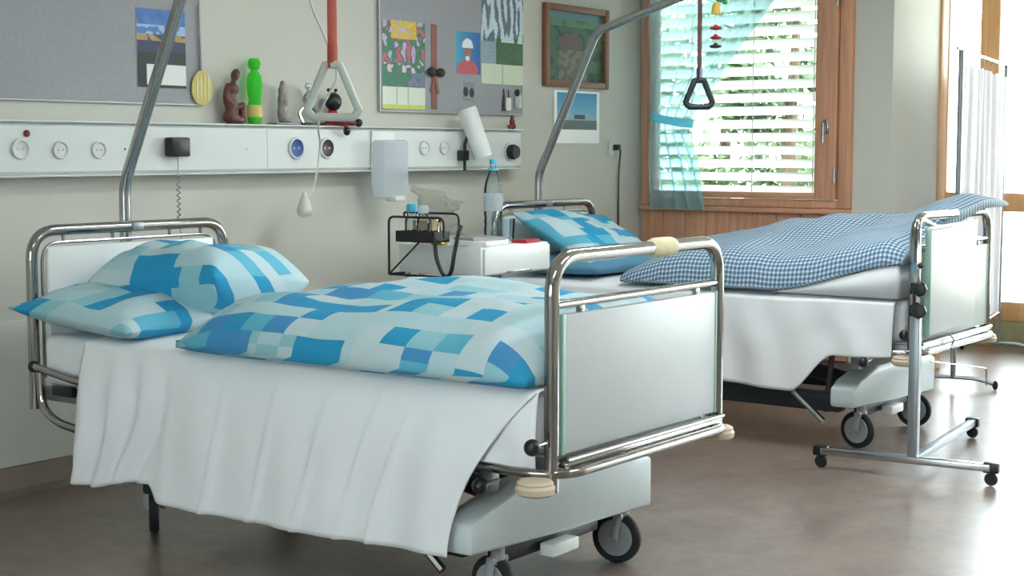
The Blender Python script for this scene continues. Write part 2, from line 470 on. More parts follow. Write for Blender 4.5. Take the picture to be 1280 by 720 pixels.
bl = thing('venetian_blind', (WX + .14, (wy0 + wy1) / 2, wz0), 'white slatted venetian blind outside the wooden window', 'blind')
nsl = 20
slm = None
for i in range(nsl):
    z = 1.045 + i * .0755
    if slm is None:
        bb = B(); prof = []
        for k in range(7):
            s = -1 + k / 3
            prof.append((s * .039, .006 * (1 - s * s)))
        top = prof; bot = [(p[0], p[1] - .002) for p in prof[::-1]]
        a = math.radians(38)
        poly = [(p[0] * math.cos(a) + p[1] * math.sin(a), -p[0] * math.sin(a) + p[1] * math.cos(a)) for p in top + bot]
        bb.prism([(WX + .14 + p[0], z + p[1]) for p in poly], 'y', wy0 - .02, wy1 + .02)
        o = obj('slat', bb, 'slat', bl); slm = o; base_z = z
    else:
        o = slm.copy(); COL.objects.link(o); o.parent = bl
    o.location.z = z - base_z
for yy in (3.72, 4.1, 4.5):
    obj('ladder_cord', B().tube([(WX + .098, yy, 1.0), (WX + .098, yy, 2.56)], .0025, 6), 'alu', bl)

# ---- window_2 : tall glazed front of the bay, pale wooden frame
b = B().box(GX, GX + .07, 3.33, 3.455, 0, CZ, .006)
win2 = struct('window_2', b, 'woodpale')
ys = [3.73, 3.33, 2.10, .95, -.2, -1.4, -2.6]
obj('mullion', B().box(GX, GX + .07, 3.66, 3.73, 0, CZ, .006), 'woodpale', win2)
for y in ys[2:]:
    obj('mullion', B().box(GX, GX + .07, y - .05, y + .05, 0, CZ, .006), 'woodpale', win2)
edges = [(3.455, 3.66)] + [(ys[i + 1] + .05, ys[i] - (.05 if i > 1 else 0)) for i in range(1, len(ys) - 1)] + [(-3.0, -2.65)]
for (a, c) in edges:
    obj('rail', B().box(GX + .005, GX + .065, a, c, .875, .995, .005), 'woodpale', win2)
    obj('rail', B().box(GX + .005, GX + .065, a, c, .165, .29, .005), 'woodpale', win2)
    obj('rail', B().box(GX + .005, GX + .065, a, c, 2.45, 2.60, .005), 'woodpale', win2)
    obj('kick_board', B().box(GX + .01, GX + .06, a, c, 0, .164, .004), 'threshold', win2)
    obj('pane', B().box(GX + .03, GX + .037, a, c, .29, .875), 'glass', win2)
    obj('pane', B().box(GX + .03, GX + .037, a, c, .995, 2.45), 'glass', win2)

# ------------------------------------------------------------------ outside
struct('ground', B().box(-50, 60, -50, 50, -.45, -.15), 'lawn')
struct('terrace', B().box(9.95, 13.0, -6, 3.9, -.15, -.02, .01), 'terrace')

def tree(name, c, hgt, rad, nleaf, mat, label, low=.15):
    t = thing(name, c, label, 'tree' if 'tree' in name else 'bush', 'greenery outside the windows')
    b = B().tube([(c[0], c[1], c[2]), (c[0] + .05, c[1] + .05, c[2] + hgt * .45), (c[0], c[1] - .05, c[2] + hgt * .8)], [.09, .07, .03], 8)
    obj('trunk', b, 'bark', t)
    V = []; Fc = []
    rnd = random.Random(hash((round(c[0], 2), round(c[1], 2))) % 9999)
    clumps = []
    for _ in range(26):
        th = rnd.uniform(0, 6.283); zz = rnd.uniform(low, .97); rr = rad * math.sqrt(rnd.uniform(.05, 1)) * (1 - .55 * max(0, zz - .45))
        clumps.append((c[0] + rr * math.cos(th), c[1] + rr * math.sin(th), c[2] + hgt * zz, rad * rnd.uniform(.2, .42)))
    for _ in range(nleaf):
        q = clumps[rnd.randrange(len(clumps))]
        d = Vector((rnd.gauss(0, 1), rnd.gauss(0, 1), rnd.gauss(0, 1))).normalized() * q[3] * rnd.uniform(.5, 1)
        p = Vector(q[:3]) + d - Vector(c)
        u = Vector((rnd.gauss(0, 1), rnd.gauss(0, 1), rnd.gauss(0, 1))).normalized(); v = u.orthogonal().normalized()
        s = rnd.uniform(.05, .09); k = len(V)
        V += [p - u * s, p + v * s * .5, p + u * s, p - v * s * .5]; Fc.append((k, k + 1, k + 2, k + 3))
    me = bpy.data.meshes.new('crown'); me.from_pydata([tuple(v) for v in V], [], Fc); me.materials.append(M[mat])
    o = bpy.data.objects.new('crown', me); COL.objects.link(o); o.parent = t; o['kind'] = 'stuff'
tree('garden_tree', (12.6, 6.15, -.15), 3.4, 1.0, 5000, 'foliage', 'dark leafy tree seen through the lower right of the blind')
tree('garden_tree', (13.6, 7.35, -.15), 3.0, 1.0, 4500, 'foliage2', 'paler leafy tree seen through the middle of the blind', .05)
tree('garden_bush', (12.2, 7.4, -.15), 1.7, .8, 3000, 'foliage2', 'light green bush low behind the blind beside the curtain', .1)
tree('garden_bush', (12.0, 5.0, -.15), 1.5, .6, 2500, 'foliage', 'green bush beyond the glazed bay beside the folding screen', .1)

# ------------------------------------------------------------------ hospital beds
BW, BL = .865, 2.13
def make_bed(X0, Y0, label):
    root = thing('hospital_bed', (X0 + BW / 2, Y0 + BL / 2, 0), label, 'bed', 'hospital beds')
    P = lambda x, y, z: Vector((X0 + x, Y0 + y, z))
    def part(name, b, mat, par=None): return obj(name, b, mat, par or root)
    # head and foot loops
    for nm, y in (('footboard_frame', 0), ('headboard_frame', BL)):
        part(nm, B().tube(fillet([P(0, y, .40), P(0, y, 1.0), P(BW, y, 1.0), P(BW, y, .40)], .10, 8), .0195, 16), 'chrome')
    part('footboard_crossbar', B().tube([P(.01, 0, .878), P(BW - .01, 0, .878)], .0115, 12), 'chrome')
    fp = part('footboard_panel', B().box(X0 + .045, X0 + BW - .03, Y0 - .011, Y0 + .011, .490, .852, .004), 'panel')
    part('panel_edge', B().box(X0 + .030, X0 + .046, Y0 - .013, Y0 + .013, .488, .854, .003), 'mint', fp)
    part('panel_edge', B().box(X0 + BW - .031, X0 + BW - .02, Y0 - .013, Y0 + .013, .488, .854, .003), 'mint', fp)
    part('panel_clip', B().box(X0 + .12, X0 + .14, Y0 - .008, Y0 + .008, .85, .87, .002), 'steel', fp)
    part('panel_clip', B().box(X0 + BW - .14, X0 + BW - .12, Y0 - .008, Y0 + .008, .85, .87, .002), 'steel', fp)
    part('footboard_ledge', B().box(X0 + .02, X0 + BW - .02, Y0 - .034, Y0 + .02, .458, .474, .004).tube([P(.02, -.034, .481), P(BW - .02, -.034, .481)], .0075, 10), 'chrome')
    hp = part('headboard_panel', B().box(X0 + .06, X0 + BW - .06, Y0 + BL - .011, Y0 + BL + .011, .52, .945, .006), 'white')
    part('headboard_rod', B().tube(fillet([P(.042, BL, .5), P(.042, BL, .958), P(BW - .042, BL, .958), P(BW - .042, BL, .5)], .07, 6), .006, 8), 'steel')
    for xx in (.13, .34, .60, .75):
        part('rod_clip', B().tube([P(xx, BL, .955), P(xx, BL, .988)], .006, 8), 'steel')
    # bumper rails with corner discs
    for s, y in ((-1, 0),):
        pts = fillet([P(-.015, y - s * .24, .435), P(-.045, y - s * .08, .435), P(.01, y + s * .045, .435), P(BW - .01, y + s * .045, .435), P(BW + .045, y - s * .08, .435), P(BW + .015, y - s * .24, .435)], .08, 6)
        part('bumper_rail', B().tube([p + Vector((0, 0, .012)) for p in pts], .013, 10), 'chrome')
        for xx in (-.065, BW + .02):
            part('corner_bumper', B().lathe([(.0, .400), (.042, .402), (.050, .408), (.052, .422), (.046, .430), (.048, .434), (.042, .440), (0, .441)], (X0 + xx, Y0 + y - s * .005, 0), 22), 'bumper')
    # knobs
    for (x, y, z, x2) in ((-.085, .0, .527, 0), (-.06, .185, .40, .02)):
        k = part('clamp_knob', B().ball(P(x, y, z), .022, 14), 'black')
        part('knob_stem', B().tube([P(x, y, z), P(x2, y, z + .003)], .006, 8), 'steel', k)
    # upper frame
    for x in (.03, BW - .03):
        part('side_rail', B().box(X0 + x - .015, X0 + x + .015, Y0 + .02, Y0 + BL - .02, .43, .475, .004), 'greypaint')
    part('lying_surface', B().box(X0 + .04, X0 + BW - .04, Y0 + .03, Y0 + BL - .03, .462, .482, .003), 'white')
    part('side_guard', B().tube(fillet([P(-.012, BL - .02, .545), P(-.02, 1.9, .52), P(-.02, 1.55, .50)], .05), .014, 10).tube(fillet([P(-.015, BL - .05, .53), P(-.018, BL - .06, .41), P(-.018, BL - .14, .368), P(-.018, BL - .34, .345), P(-.018, 1.2, .345)], .06, 6), .0145, 10), 'chrome')
    part('guard_cap', B().ball(P(-.012, BL - .012, .545), (.02, .018, .02), 12), 'black')
    part('guard_latch', B().box(X0 - .01, X0 + .012, Y0 + BL - .21, Y0 + BL - .1, .455, .49, .006), 'black')
    # chassis
    poly = [(X0 - .03, .195), (X0 - .03, .275), (X0 + .04, .30), (X0 + .22, .352), (X0 + .70, .352), (X0 + .89, .318), (X0 + .89, .158), (X0 + .45, .178)]
    part('foot_beam', B().prism(poly, 'y', Y0 + .235, Y0 + .345, .014), 'beam')
    part('head_beam', B().prism(poly, 'y', Y0 + 1.66, Y0 + 1.76, .014), 'beam')
    for x in (.10, BW - .12):
        part('chassis_bar', B().box(X0 + x - .035, X0 + x + .035, Y0 + .34, Y0 + 1.67, .155, .235, .008), 'darkframe')
    part('lift_arm', B().tube([P(.07, .585, .44), P(.07, .60, .262), P(.07, .415, .11)], .014, 8), 'steel')
    part('lift_arm', B().tube([P(.09, .385, .44), P(.10, .42, .15)], .013, 8), 'brown')
    part('lift_arm', B().tube([P(BW - .09, .60, .44), P(BW - .09, .50, .2)], .014, 8), 'steel')
    part('lift_cylinder', B().tube([P(.44, .45, .24), P(.44, 1.5, .42)], .035, 12), 'darkframe')
    part('frame_post', B().box(X0 + .10, X0 + .14, Y0 + .27, Y0 + .31, .34, .44, .004), 'greypaint')
    part('frame_post', B().box(X0 + .74, X0 + .78, Y0 + .27, Y0 + .31, .34, .44, .004), 'greypaint')
    part('frame_post', B().box(X0 + .10, X0 + .14, Y0 + 1.69, Y0 + 1.73, .34, .44, .004), 'greypaint')
    part('frame_post', B().box(X0 + .74, X0 + .78, Y0 + 1.69, Y0 + 1.73, .34, .44, .004), 'greypaint')
    part('brake_shaft', B().box(X0 + .12, X0 + .62, Y0 + .26, Y0 + .30, .135, .19, .006), 'black')
    part('brake_pedal', B().box(X0 + .30, X0 + .43, Y0 + .20, Y0 + .25, .128, .165, .006), 'white')
    # casters
    for (x, y, rz) in ((.13, .27, -8), (.765, .27, 9), (.15, 1.715, -40), (.765, 1.715, 0)):
        R = Matrix.Rotation(math.radians(rz), 3, 'Z')
        o = P(x, y, 0)
        def tr(v): return o + R @ Vector(v)
        b = B()
        for s in (-1, 1):
            b.tube([tr((s * .026, 0, .155)), tr((s * .027, .015, .082))], .013, 8, flat=(.45, 1.2))
        b.tube([tr((0, 0, .14)), tr((0, 0, .215))], .02, 12)
        b.tube([tr((-.03, 0, .15)), tr((.03, 0, .15))], .014, 8)
        f = part('caster', b, 'hub')
        Q = R.to_4x4() @ Matrix.Rotation(math.pi / 2, 4, 'Y')
        cen = tr((0, .015, .08))
        t = B().lathe([(.055, -.014), (.072, -.016), (.079, -.009), (.08, 0), (.079, .009), (.072, .016), (.055, .014)], cen, 28, Q.to_3x3())
        part('tyre', t, 'rubber', f)
        hb = B().lathe([(.0, -.019), (.014, -.019), (.016, -.012), (.055, -.0165), (.060, -.012), (.060, .012), (.055, .0165), (.016, .012), (.014, .019), (0, .019)], cen, 24, Q.to_3x3())
        part('wheel_hub', hb, 'hub', f)
    # trapeze pole (rises behind the headboard, leans forward over the bed)
    pts = fillet([P(.44, BL + .05, .44), P(.44, BL + .05, 1.15), P(.44, BL - .30, 1.855), P(.44, BL - 1.08, 2.085)], .05, 6)
    tp = part('trapeze_pole', B().tube(pts, .021, 16), 'steel')
    part('pole_socket', B().tube([P(.44, BL + .05, .42), P(.44, BL + .05, .62)], .027, 14).box(X0 + .40, X0 + .48, Y0 + BL - .0, Y0 + BL + .06, .43, .46, .004), 'greypaint', tp)
    part('pole_collar', B().box(X0 + .415, X0 + .465, Y0 + BL - .025, Y0 + BL + .075, .985, 1.015, .005), 'greypaint', tp)
    part('end_cap', B().ball(P(.44, BL - 1.085, 2.087), .022, 12), 'black', tp)
    return root
BX, BY = 3.143, 2.19
CX, CY = 5.92, 2.335
bed = make_bed(BX, BY, 'hospital bed with chrome foot rail in front, patchwork duvet on it')
bed2 = copy_tree(bed)
bed2.location = (CX + BW / 2, CY + BL / 2, 0)
bed2['label'] = 'hospital bed by the window, under the gingham duvet'
# beige tape wrapped round the front bed's foot rail
single('tape_wrap', B().tube([(BX + .475, BY, .999), (BX + .485, BY, .999), (BX + .50, BY, 1.0), (BX + .58, BY, 1.0), (BX + .595, BY, .999), (BX + .60, BY, .999)], [.0205, .025, .028, .0275, .025, .0205], 14), 'tape', 'beige tape wrapped round the front bed foot rail', 'tape')

# ---- bedding
def rounded(name, x0, x1, y0, y1, z0, z1, mat, label, cat):
    return single(name, B().box(x0, x1, y0, y1, z0, z1, .035, 4), mat, label, cat, smooth=60)
rounded('mattress', BX + .005, BX + BW - .005, BY + .035, BY + BL - .035, .4825, .655, 'mattress', 'white mattress on the front bed, bare at the head end', 'mattress')
rounded('mattress', CX + .005, CX + BW - .005, CY + .035, CY + BL - .035, .4825, .655, 'mattress', 'white mattress on the bed by the window', 'mattress')

def grid_cloth(name, nu, nv, fn, mat, label, cat, thick=.004, uvs=None):
    V = []; Fc = []; U = []
    for i in range(nu + 1):
        for j in range(nv + 1):
            V.append(Vector(fn(i / nu, j / nv)))
            U.append(uvs(i / nu, j / nv) if uvs else (i / nu, j / nv))
    for i in range(nu):
        for j in range(nv):
            a = i * (nv + 1) + j; Fc.append((a, a + 1, a + nv + 2, a + nv + 1))
    o = raw(name, V, Fc, mat, U)
    rebase(o)
    if thick:
        sm = o.modifiers.new('thickness', 'SOLIDIFY'); sm.thickness = thick; sm.offset = 0
    return tag(o, label, cat)

def interp(tab, x):
    for (a, va), (c, vc) in zip(tab, tab[1:]):
        if x <= c:
            t = (x - a) / (c - a) if c > a else 0
            t = max(0, min(1, t)); return va + (vc - va) * t
    return tab[-1][1]
def ss(a, c, x):
    t = max(0, min(1, (x - a) / (c - a))); return t * t * (3 - 2 * t)

def tuck(u, v):
    y = 2.222 + .62 * u
    if v < .3:
        t = v / .3
        return (BX + .2 * (1 - t) - .012, y, .6605 - .006 * t ** 3)
    t = (v - .3) / .7
    return (BX - .016 - .012 * math.sin(t * 2.6) + .004 * math.sin(y * 40 + 3 * t), y, .655 + (.452 - .655) * t + .008 * math.sin(y * 21) * t)
grid_cloth('under_sheet', 40, 24, tuck, 'sheet', 'white under sheet tucked in at the foot of the front bed', 'sheet', .003)

# front bed: sheet hanging over the near side
def sheet1(u, v):
    # u: 0 head .. 1 foot ; v: 0 on the mattress .. 1 hem
    ytop = 4.02 + (2.225 - 4.02) * u
    yhem = 4.05 + (2.48 - 4.05) * u
    xs = BX - .012
    top_in = .34
    L = [(0, 0), (.25, 1)]
    if v < .28:
        t = v / .28
        x = BX + top_in * (1 - t) - .004
        z = .664 - .012 * t ** 4
        y = ytop
        if t > .85: x = xs + (x - xs) * 1
        z += .004 * noise.noise((x * 6, y * 6, 1))
        return (x, y, z)
    t = (v - .28) / .72
    head = ss(3.66, 3.52, ytop) ; hd = 1 - head        # 1 at the head flap
    hem = .19 + .045 * hd * (.5 + .5 * math.sin(ytop * 12 + 1)) * ss(4.03, 3.6, ytop) - .012 * math.sin((ytop - 2.5) * 2.0) * head
    if abs(ytop - 3.6) < .05: hem += .03 * (1 - abs(ytop - 3.6) / .05)
    z = .652 + (hem - .652) * t
    y = ytop + (yhem - ytop) * (t ** 1.5 * (1 - u * u) + (1 - (1 - t) ** 1.8) * u * u)
    crease = sum(.012 * math.exp(-((ytop + .03 * t - c) / .014) ** 2) for c in (3.34, 3.12, 2.9, 2.71, 2.58)) + .013 * hd * abs(noise.noise((ytop * 16, t * 2.2, 5)))
    fold = crease + .016 * hd * math.sin(ytop * 46 + 1.2 * math.sin(t * 3) + 2 * noise.noise((ytop * 3, t * 1.5, 0))) + .006 * head * math.sin(ytop * 11 + t * 2) + .004 * math.sin(ytop * 31 + 5 * t)
    x = xs - .010 - .022 * math.sin(min(1, t * 2.2) * math.pi / 2) - fold * min(1, t * 2.0) - .02 * t
    x += .007 * noise.noise((y * 5, z * 7, 3.3)) * min(1, t * 3) 
    # deep crease where the flap meets the main drape
    x += .016 * math.exp(-((ytop - 3.60) / .03) ** 2) * min(1, t * 3)
    return (x, y, z)
grid_cloth('bed_sheet', 150, 46, sheet1, 'sheet', 'white sheet hanging down the near side of the front bed', 'sheet', .004)

def sheet2(u, v):
    ytop = 4.42 + (2.40 - 4.42) * u
    if v < .28:
        t = v / .28
        return (CX + .34 * (1 - t) - .004, ytop, .664 - .012 * t ** 4)
    t = (v - .28) / .72
    hem = .262 + .015 * math.sin(ytop * 4)
    hem += (.43 - .262) * ss(2.86, 2.66, ytop)
    z = .652 + (hem - .652) * t
    x = CX - .03 - .025 * t - (.006 * math.sin(ytop * 13 + t) + .005 * math.sin(ytop * 29 + 3 * t)) * min(1, t * 2) + .006 * noise.noise((ytop * 6, z * 6, 8))
    return (x, ytop, z)
grid_cloth('bed_sheet', 130, 40, sheet2, 'sheet', 'white sheet hanging down the side of the bed by the window', 'sheet', .004)

def puffy(name, nu, nv, top, bot, mat, label, cat, lu, lv, uvo=(0, 0), arc=True):
    V = []; Fc = []; U = []
    W = nv + 1
    for fn in (top, bot):
        for i in range(nu + 1):
            for j in range(W):
                V.append(Vector(fn(i / nu, j / nv)))
    off = (nu + 1) * W
    for k in range(2):           # cloth coordinates in metres, measured along the surface
        mid = nv // 2; su = 0.; cu = [0.]
        for i in range(nu):
            su += (V[k * off + (i + 1) * W + mid] - V[k * off + i * W + mid]).length; cu.append(su)
        for i in range(nu + 1):
            row = V[k * off + i * W:k * off + (i + 1) * W]; sv = 0.; half = sum((row[j + 1] - row[j]).length for j in range(mid))
            for j in range(W):
                if j: sv += (row[j] - row[j - 1]).length
                U.append((uvo[0] + cu[i], uvo[1] + sv - half + .5) if arc else (uvo[0] + i / nu * lu, uvo[1] + j / nv * lv))
    for i in range(nu):
        for j in range(nv):
            a = i * W + j
            Fc.append((a, a + 1, a + W + 1, a + W)); Fc.append((off + a, off + a + W, off + a + W + 1, off + a + 1))
    rim = [i * W for i in range(nu + 1)] + [nu * W + j for j in range(1, W)] + [i * W + nv for i in range(nu - 1, -1, -1)] + [j for j in range(nv - 1, 0, -1)]
    for k in range(len(rim)):
        a, c = rim[k], rim[(k + 1) % len(rim)]
        Fc.append((a, off + a, off + c, c))
    o = raw(name, V, Fc, mat, U)
    bm = bmesh.new(); bm.from_mesh(o.data); bmesh.ops.recalc_face_normals(bm, faces=bm.faces); bm.to_mesh(o.data); bm.free()
    o.data.polygons.foreach_set('use_smooth', [True] * len(o.data.polygons))
    rebase(o)
    return tag(o, label, cat)

def sq(s, p=4., q=.5): return max(0, 1 - abs(s) ** p) ** q

# front duvet
def duv1(u, v):
    # u 0 foot .. 1 head, v 0 near .. 1 far
    y = 2.235 + u * 1.29
    xn = 3.085 - .02 * math.sin(u * 3.1) + .02 * ss(.9, 1, u); xf = 4.03
    # near corner at the head is pulled forward
    y += .04 * (1 - v) * ss(.75, 1, u) - .04 * v * ss(.8, 1, u)
    x = xn + (xf - xn) * v
    return x, y
def duv1_h(u, v):
    p = interp([(0, .14), (.15, .155), (.35, .168), (.6, .166), (.8, .160), (.93, .125), (.98, .08), (1, .035)], u)
    if u < .11: p *= max(.04, 1 - (1 - u / .11) ** 2) ** .5
    a = sq(2 * v - 1, 5, .42)
    h = p * a * (.80 + .35 * math.sin(v * math.pi * .55 + .15))
    return max(.02, h)
def duv1_top(u, v):
    x, y = duv1(u, v); h = duv1_h(u, v)
    wr = .030 * noise.noise((x * 3.2, y * 2.6, 0)) + .014 * noise.noise((x * 9, y * 5, 4)) + .012 * abs(noise.noise((x * 4 + y * 5, y * 2 - x * 2, 9)))
    k = sq(2 * v - 1, 6, .6) * sq(2 * u - 1, 8, .6)
    dx = -.022 * sq(2 * u - 1, 6) * math.exp(-(v / .07) ** 2) if v < .2 else 0
    return (x + dx, y + .01 * noise.noise((x * 5, y * 5, 2)), .672 + h + wr * k)
def duv1_bot(u, v):
    x, y = duv1(u, v)
    return (x, y, .669)
puffy('duvet', 120, 90, duv1_top, duv1_bot, 'patch', 'puffed duvet in blue patchwork print on the front bed', 'duvet', 1.5, 1.15)

def pillow(name, a, c, h, loc, rot, mat, label, seed, lu, lv, uvo, sag=.0, pw=3.4, q=.55, side=1):
    R = rot
    def base(u, v):
        U, Vv = 2 * u - 1, 2 * v - 1
        x = a / 2 * U * (1 - .045 * (1 - Vv * Vv)); y = c / 2 * Vv * (1 - .06 * (1 - U * U))
        t = h / 2 * sq(U, pw, q) * sq(Vv, pw, q)
        return U, Vv, x, y, t
    def top(u, v):
        U, Vv, x, y, t = base(u, v)
        z = t + (.018 * noise.noise((x * 6 + seed, y * 6, 0)) + .014 * noise.noise((x * 14 + seed, y * 10, 2))) * sq(U, 6) * sq(Vv, 6) + sag * (U * U)
        return Vector(loc) + R @ Vector((x, y, z + .004))
    def bot(u, v):
        U, Vv, x, y, t = base(u, v)
        return Vector(loc) + R @ Vector((x, y, -t * .9 - .004 + sag * (U * U)))
    o = puffy(name, 44, 34, top, bot, mat, label, 'pillow', lu, lv, uvo, False)
    n = len(o.data.vertices) // 2; Ri = R.inverted(); ul = o.data.uv_layers[0].data
    off = o.location - Vector(loc)
    for l in o.data.loops:          # cloth print laid over the pillow, running down its near side
        p = Ri @ (o.data.vertices[l.vertex_index].co + off)
        ul[l.index].uv = (uvo[0] + p.x + .15 * p.z, uvo[1] + p.y + side * p.z * 1.1)
    return o
E3 = lambda x, y, z: (Matrix.Rotation(math.radians(z), 3, 'Z') @ Matrix.Rotation(math.radians(y), 3, 'Y') @ Matrix.Rotation(math.radians(x), 3, 'X'))
pillow('pillow', .80, .56, .15, (3.47, 4.07, .738), E3(5, -2, 3), 'patch', 'flat patchwork pillow with its corner over the edge of the front bed', 1, .9, .7, (4.1, 2.2))
pillow('pillow', .56, .50, .25, (3.585, 3.985, .815), E3(6, 4, 97), 'patch', 'plump patchwork pillow lying on top of the other at the front headboard', 5, .75, .72, (7.3, 6.2), 0, 4.4, .5, -1)
pillow('pillow', .76, .52, .16, (6.36, 4.18, .82), E3(26, 5, 0), 'patch', 'blue patchwork pillow leaning on the headboard by the window', 9, .85, .65, (2.7, 9.4))
pillow('pillow', .80, .50, .10, (6.31, 4.14, .715), E3(0, 0, 2), 'teal', 'flat blue pillow underneath on the bed by the window', 12, .8, .55, (11.2, 3.1))

# gingham duvet on the far bed, heaped up over the footboard
def duv2_xy(u, v):
    yn = 2.37 + u * 1.35; yf = 2.25 + u * 1.55
    y = yn + (yf - yn) * ss(.2, .9, v)
    x = CX - .035 + (BW + .05) * v + .02 * ss(.85, 1, u) * noise.noise((u * 5, v * 4, 0))
    return x, y
def duv2_base(x, y, v):
    r = ss(2.98, 2.34, y); f = max(0, min(1, (3.75 - y) / 1.2))
    return .672 + r * .135 * (1 - ss(.15, .7, v)) + f * .20 * ss(.15, .75, v) + .05 * ss(2.9, 2.4, y) * ss(.3, .8, v) + .10 * ss(2.62, 2.36, y) * ss(.2, .5, v)
def duv2_top(u, v):
    x, y = duv2_xy(u, v)
    th = interp([(0, .075), (.06, .12), (.2, .15), (.6, .18), (.85, .165), (1, .06)], u)
    th *= 1 - .55 * ss(.45, .05, u) * ss(.2, .7, v)
    th *= sq(2 * v - 1, 6, .4)
    k = sq(2 * v - 1, 6, .6) * sq(2 * u - 1, 8, .5)
    wr = .014 * noise.noise((x * 4, y * 4, 6)) + .012 * noise.noise((x * 3 + y * 7, y * 3, 1)) + .006 * noise.noise((x * 12, y * 9, 1))
    return (x, y, duv2_base(x, y, v) + max(.012, th) + wr * k)
def duv2_bot(u, v):
    x, y = duv2_xy(u, v); return (x, y, duv2_base(x, y, v))
puffy('duvet', 90, 60, duv2_top, duv2_bot, 'gingham', 'blue and white gingham duvet heaped over the foot of the far bed', 'duvet', 1.6, 1.2)
# white folded blanket wedged under it
poly = [(2.385, .662), (2.95, .662), (2.66, .712), (2.385, .80)]
def wedge_top(u, v):
    y = 2.39 + u * .56; x = CX - .03 + v * .5
    return (x, y, .668 + .146 * (1 - u) ** 1.1 + .003 * noise.noise((x * 9, y * 9, 0)))
def wedge_bot(u, v):
    y = 2.39 + u * .56; x = CX - .03 + v * .5
    return (x, y, .666)
puffy('blanket', 30, 14, wedge_top, wedge_bot, 'sheet', 'white folded blanket wedged under the gingham duvet at the foot', 'blanket', .6, .5)

# ---- trapeze handles
def trapeze(px, py, ztop, zg, gw, gh, strapmat, gripmat, label, rz, r):
    t = thing('trapeze_handle', (px, py, zg), label, 'handle', 'trapeze handles over the beds', math.radians(rz))
    Mx = Matrix.Translation((px, py, 0)) @ Matrix.Rotation(math.radians(rz), 4, 'Z')
    Q = lambda x, y, z: Mx @ Vector((x, y, z))
    zt = zg + gh
    s = obj('strap', B().tube([Q(0, 0, zt - .01), Q(0, 0, zt + .15), Q(0, 0, ztop - .02)], .022, 8, flat=(1.0, .2)), strapmat, t)
    obj('strap_buckle', B().tube([Q(0, 0, zt + .005), Q(0, 0, zt + .06)], .0235, 8, flat=(1.0, .4)), strapmat if gripmat == 'grip_grey' else gripmat, s)
    obj('strap_loop', B().tube([Q(0, .021 * math.cos(a), ztop - .005 + .021 * math.sin(a)) for a in [k * math.pi / 8 for k in range(16)]], .013, 6, closed=True, flat=(1, .3)), strapmat, s)
    tri = [Q(-.022, 0, zt), Q(.022, 0, zt), Q(gw / 2, 0, zg + .02), Q(gw / 2 - .02, 0, zg), Q(-gw / 2 + .02, 0, zg), Q(-gw / 2, 0, zg + .02)]
    pts = []
    n = len(tri)
    for i in range(n):
        a, c = tri[i], tri[(i + 1) % n]
        for k in range(4): pts.append(a + (c - a) * k / 4)
    obj('grip', B().tube(pts, r, 10, closed=True), gripmat, t)
    return t
trapeze(3.57, 3.335, 2.075 - .0, 1.375, .165, .165, 'orange_strap', 'grip_grey', 'light grey triangular trapeze handle on a red strap above the front bed', -50, .0135)
trapeze(6.36, 3.585, 2.025, 1.475, .13, .125, 'brown_strap', 'grip_dark', 'dark triangular trapeze handle on a brown strap before the window', -50, .0145)

# ornament string on the far pole
t = thing('hanging_mobile', (6.36, 3.50, 1.74), 'string of small red and yellow ornaments hanging beside the brown strap', 'ornament')
obj('string', B().tube([(6.36, 3.50, 2.04), (6.36, 3.50, 1.745)], .002, 6), 'tape', t)
M['leafgreen'] = pmat('green_felt', (70, 150, 80), .8)
M['ochre'] = pmat('ochre_felt', (205, 165, 70), .8)
obj('bird', B().ball((6.375, 3.485, 1.975), (.022, .022, .016), 12).ball((6.39, 3.47, 1.96), (.012, .012, .01), 10), 'leafgreen', t)
obj('bell', B().lathe([(0, 1.905), (.024, 1.905), (.02, 1.925), (.016, 1.95), (.006, 1.96), (0, 1.96)], (6.36, 3.50, 0), 12), 'ochre', t)
for z, m in ((1.84, 'red'), (1.795, 'red'), (1.755, 'brown')):
    obj('bead', B().ball((6.36, 3.50, z), (.03, .03, .009), 12).ball((6.36, 3.50, z + .009), (.012, .012, .008), 10), m, t)

# call cord with bulb switch
t = thing('call_button', (4.74, 4.60, 1.0), 'white bulb call button on a cord hanging below the trunking', 'call button')
cord = spline([(3.57, 3.50, 2.04), (3.60, 3.46, 1.76), (3.60, 3.40, 1.64), (3.60, 3.345, 1.52), (3.60, 3.38, 1.45), (3.66, 3.46, 1.42), (4.2, 4.0, 1.36), (4.84, 4.60, 1.30), (4.845, 4.62, 1.2), (4.79, 4.60, 1.10), (4.76, 4.60, 1.07)], 8)
obj('cord', B().tube(cord, .0042, 6), 'cable_white', t)
obj('switch_bulb', B().lathe([(0, .985), (.022, .985), (.032, 1.0), (.033, 1.02), (.024, 1.05), (.012, 1.075), (.008, 1.09), (0, 1.09)], (4.74, 4.60, 0), 16), 'cable_white', t)

# ------------------------------------------------------------------ head wall trunking and sockets
TY = HW - .09
tr = thing('wall_trunking', (4.0, HW - .045, 1.178), 'long white service trunking with sockets along the head wall', 'trunking')
obj('duct', B().prism([(HW, 1.18), (TY + .012, 1.18), (TY, 1.192), (TY, 1.36), (TY + .012, 1.372), (HW, 1.372)], 'x', 1.0, 6.46), 'trunk', tr)
obj('top_ledge', B().box(1.0, 6.47, TY - .012, HW, 1.3725, 1.380, .003), 'trunk', tr)
obj('bottom_lip', B().box(1.0, 6.47, TY - .008, HW, 1.172, 1.1795, .003), 'trunk', tr)
obj('cover_joint', B().box(4.62, 4.623, TY - .0008, TY, 1.195, 1.358), 'alu', tr)
obj('cover_joint', B().box(5.30, 5.303, TY - .0008, TY, 1.195, 1.358), 'alu', tr)
RX = Matrix.Rotation(math.pi / 2, 3, 'X')     # lathe axis z -> -y
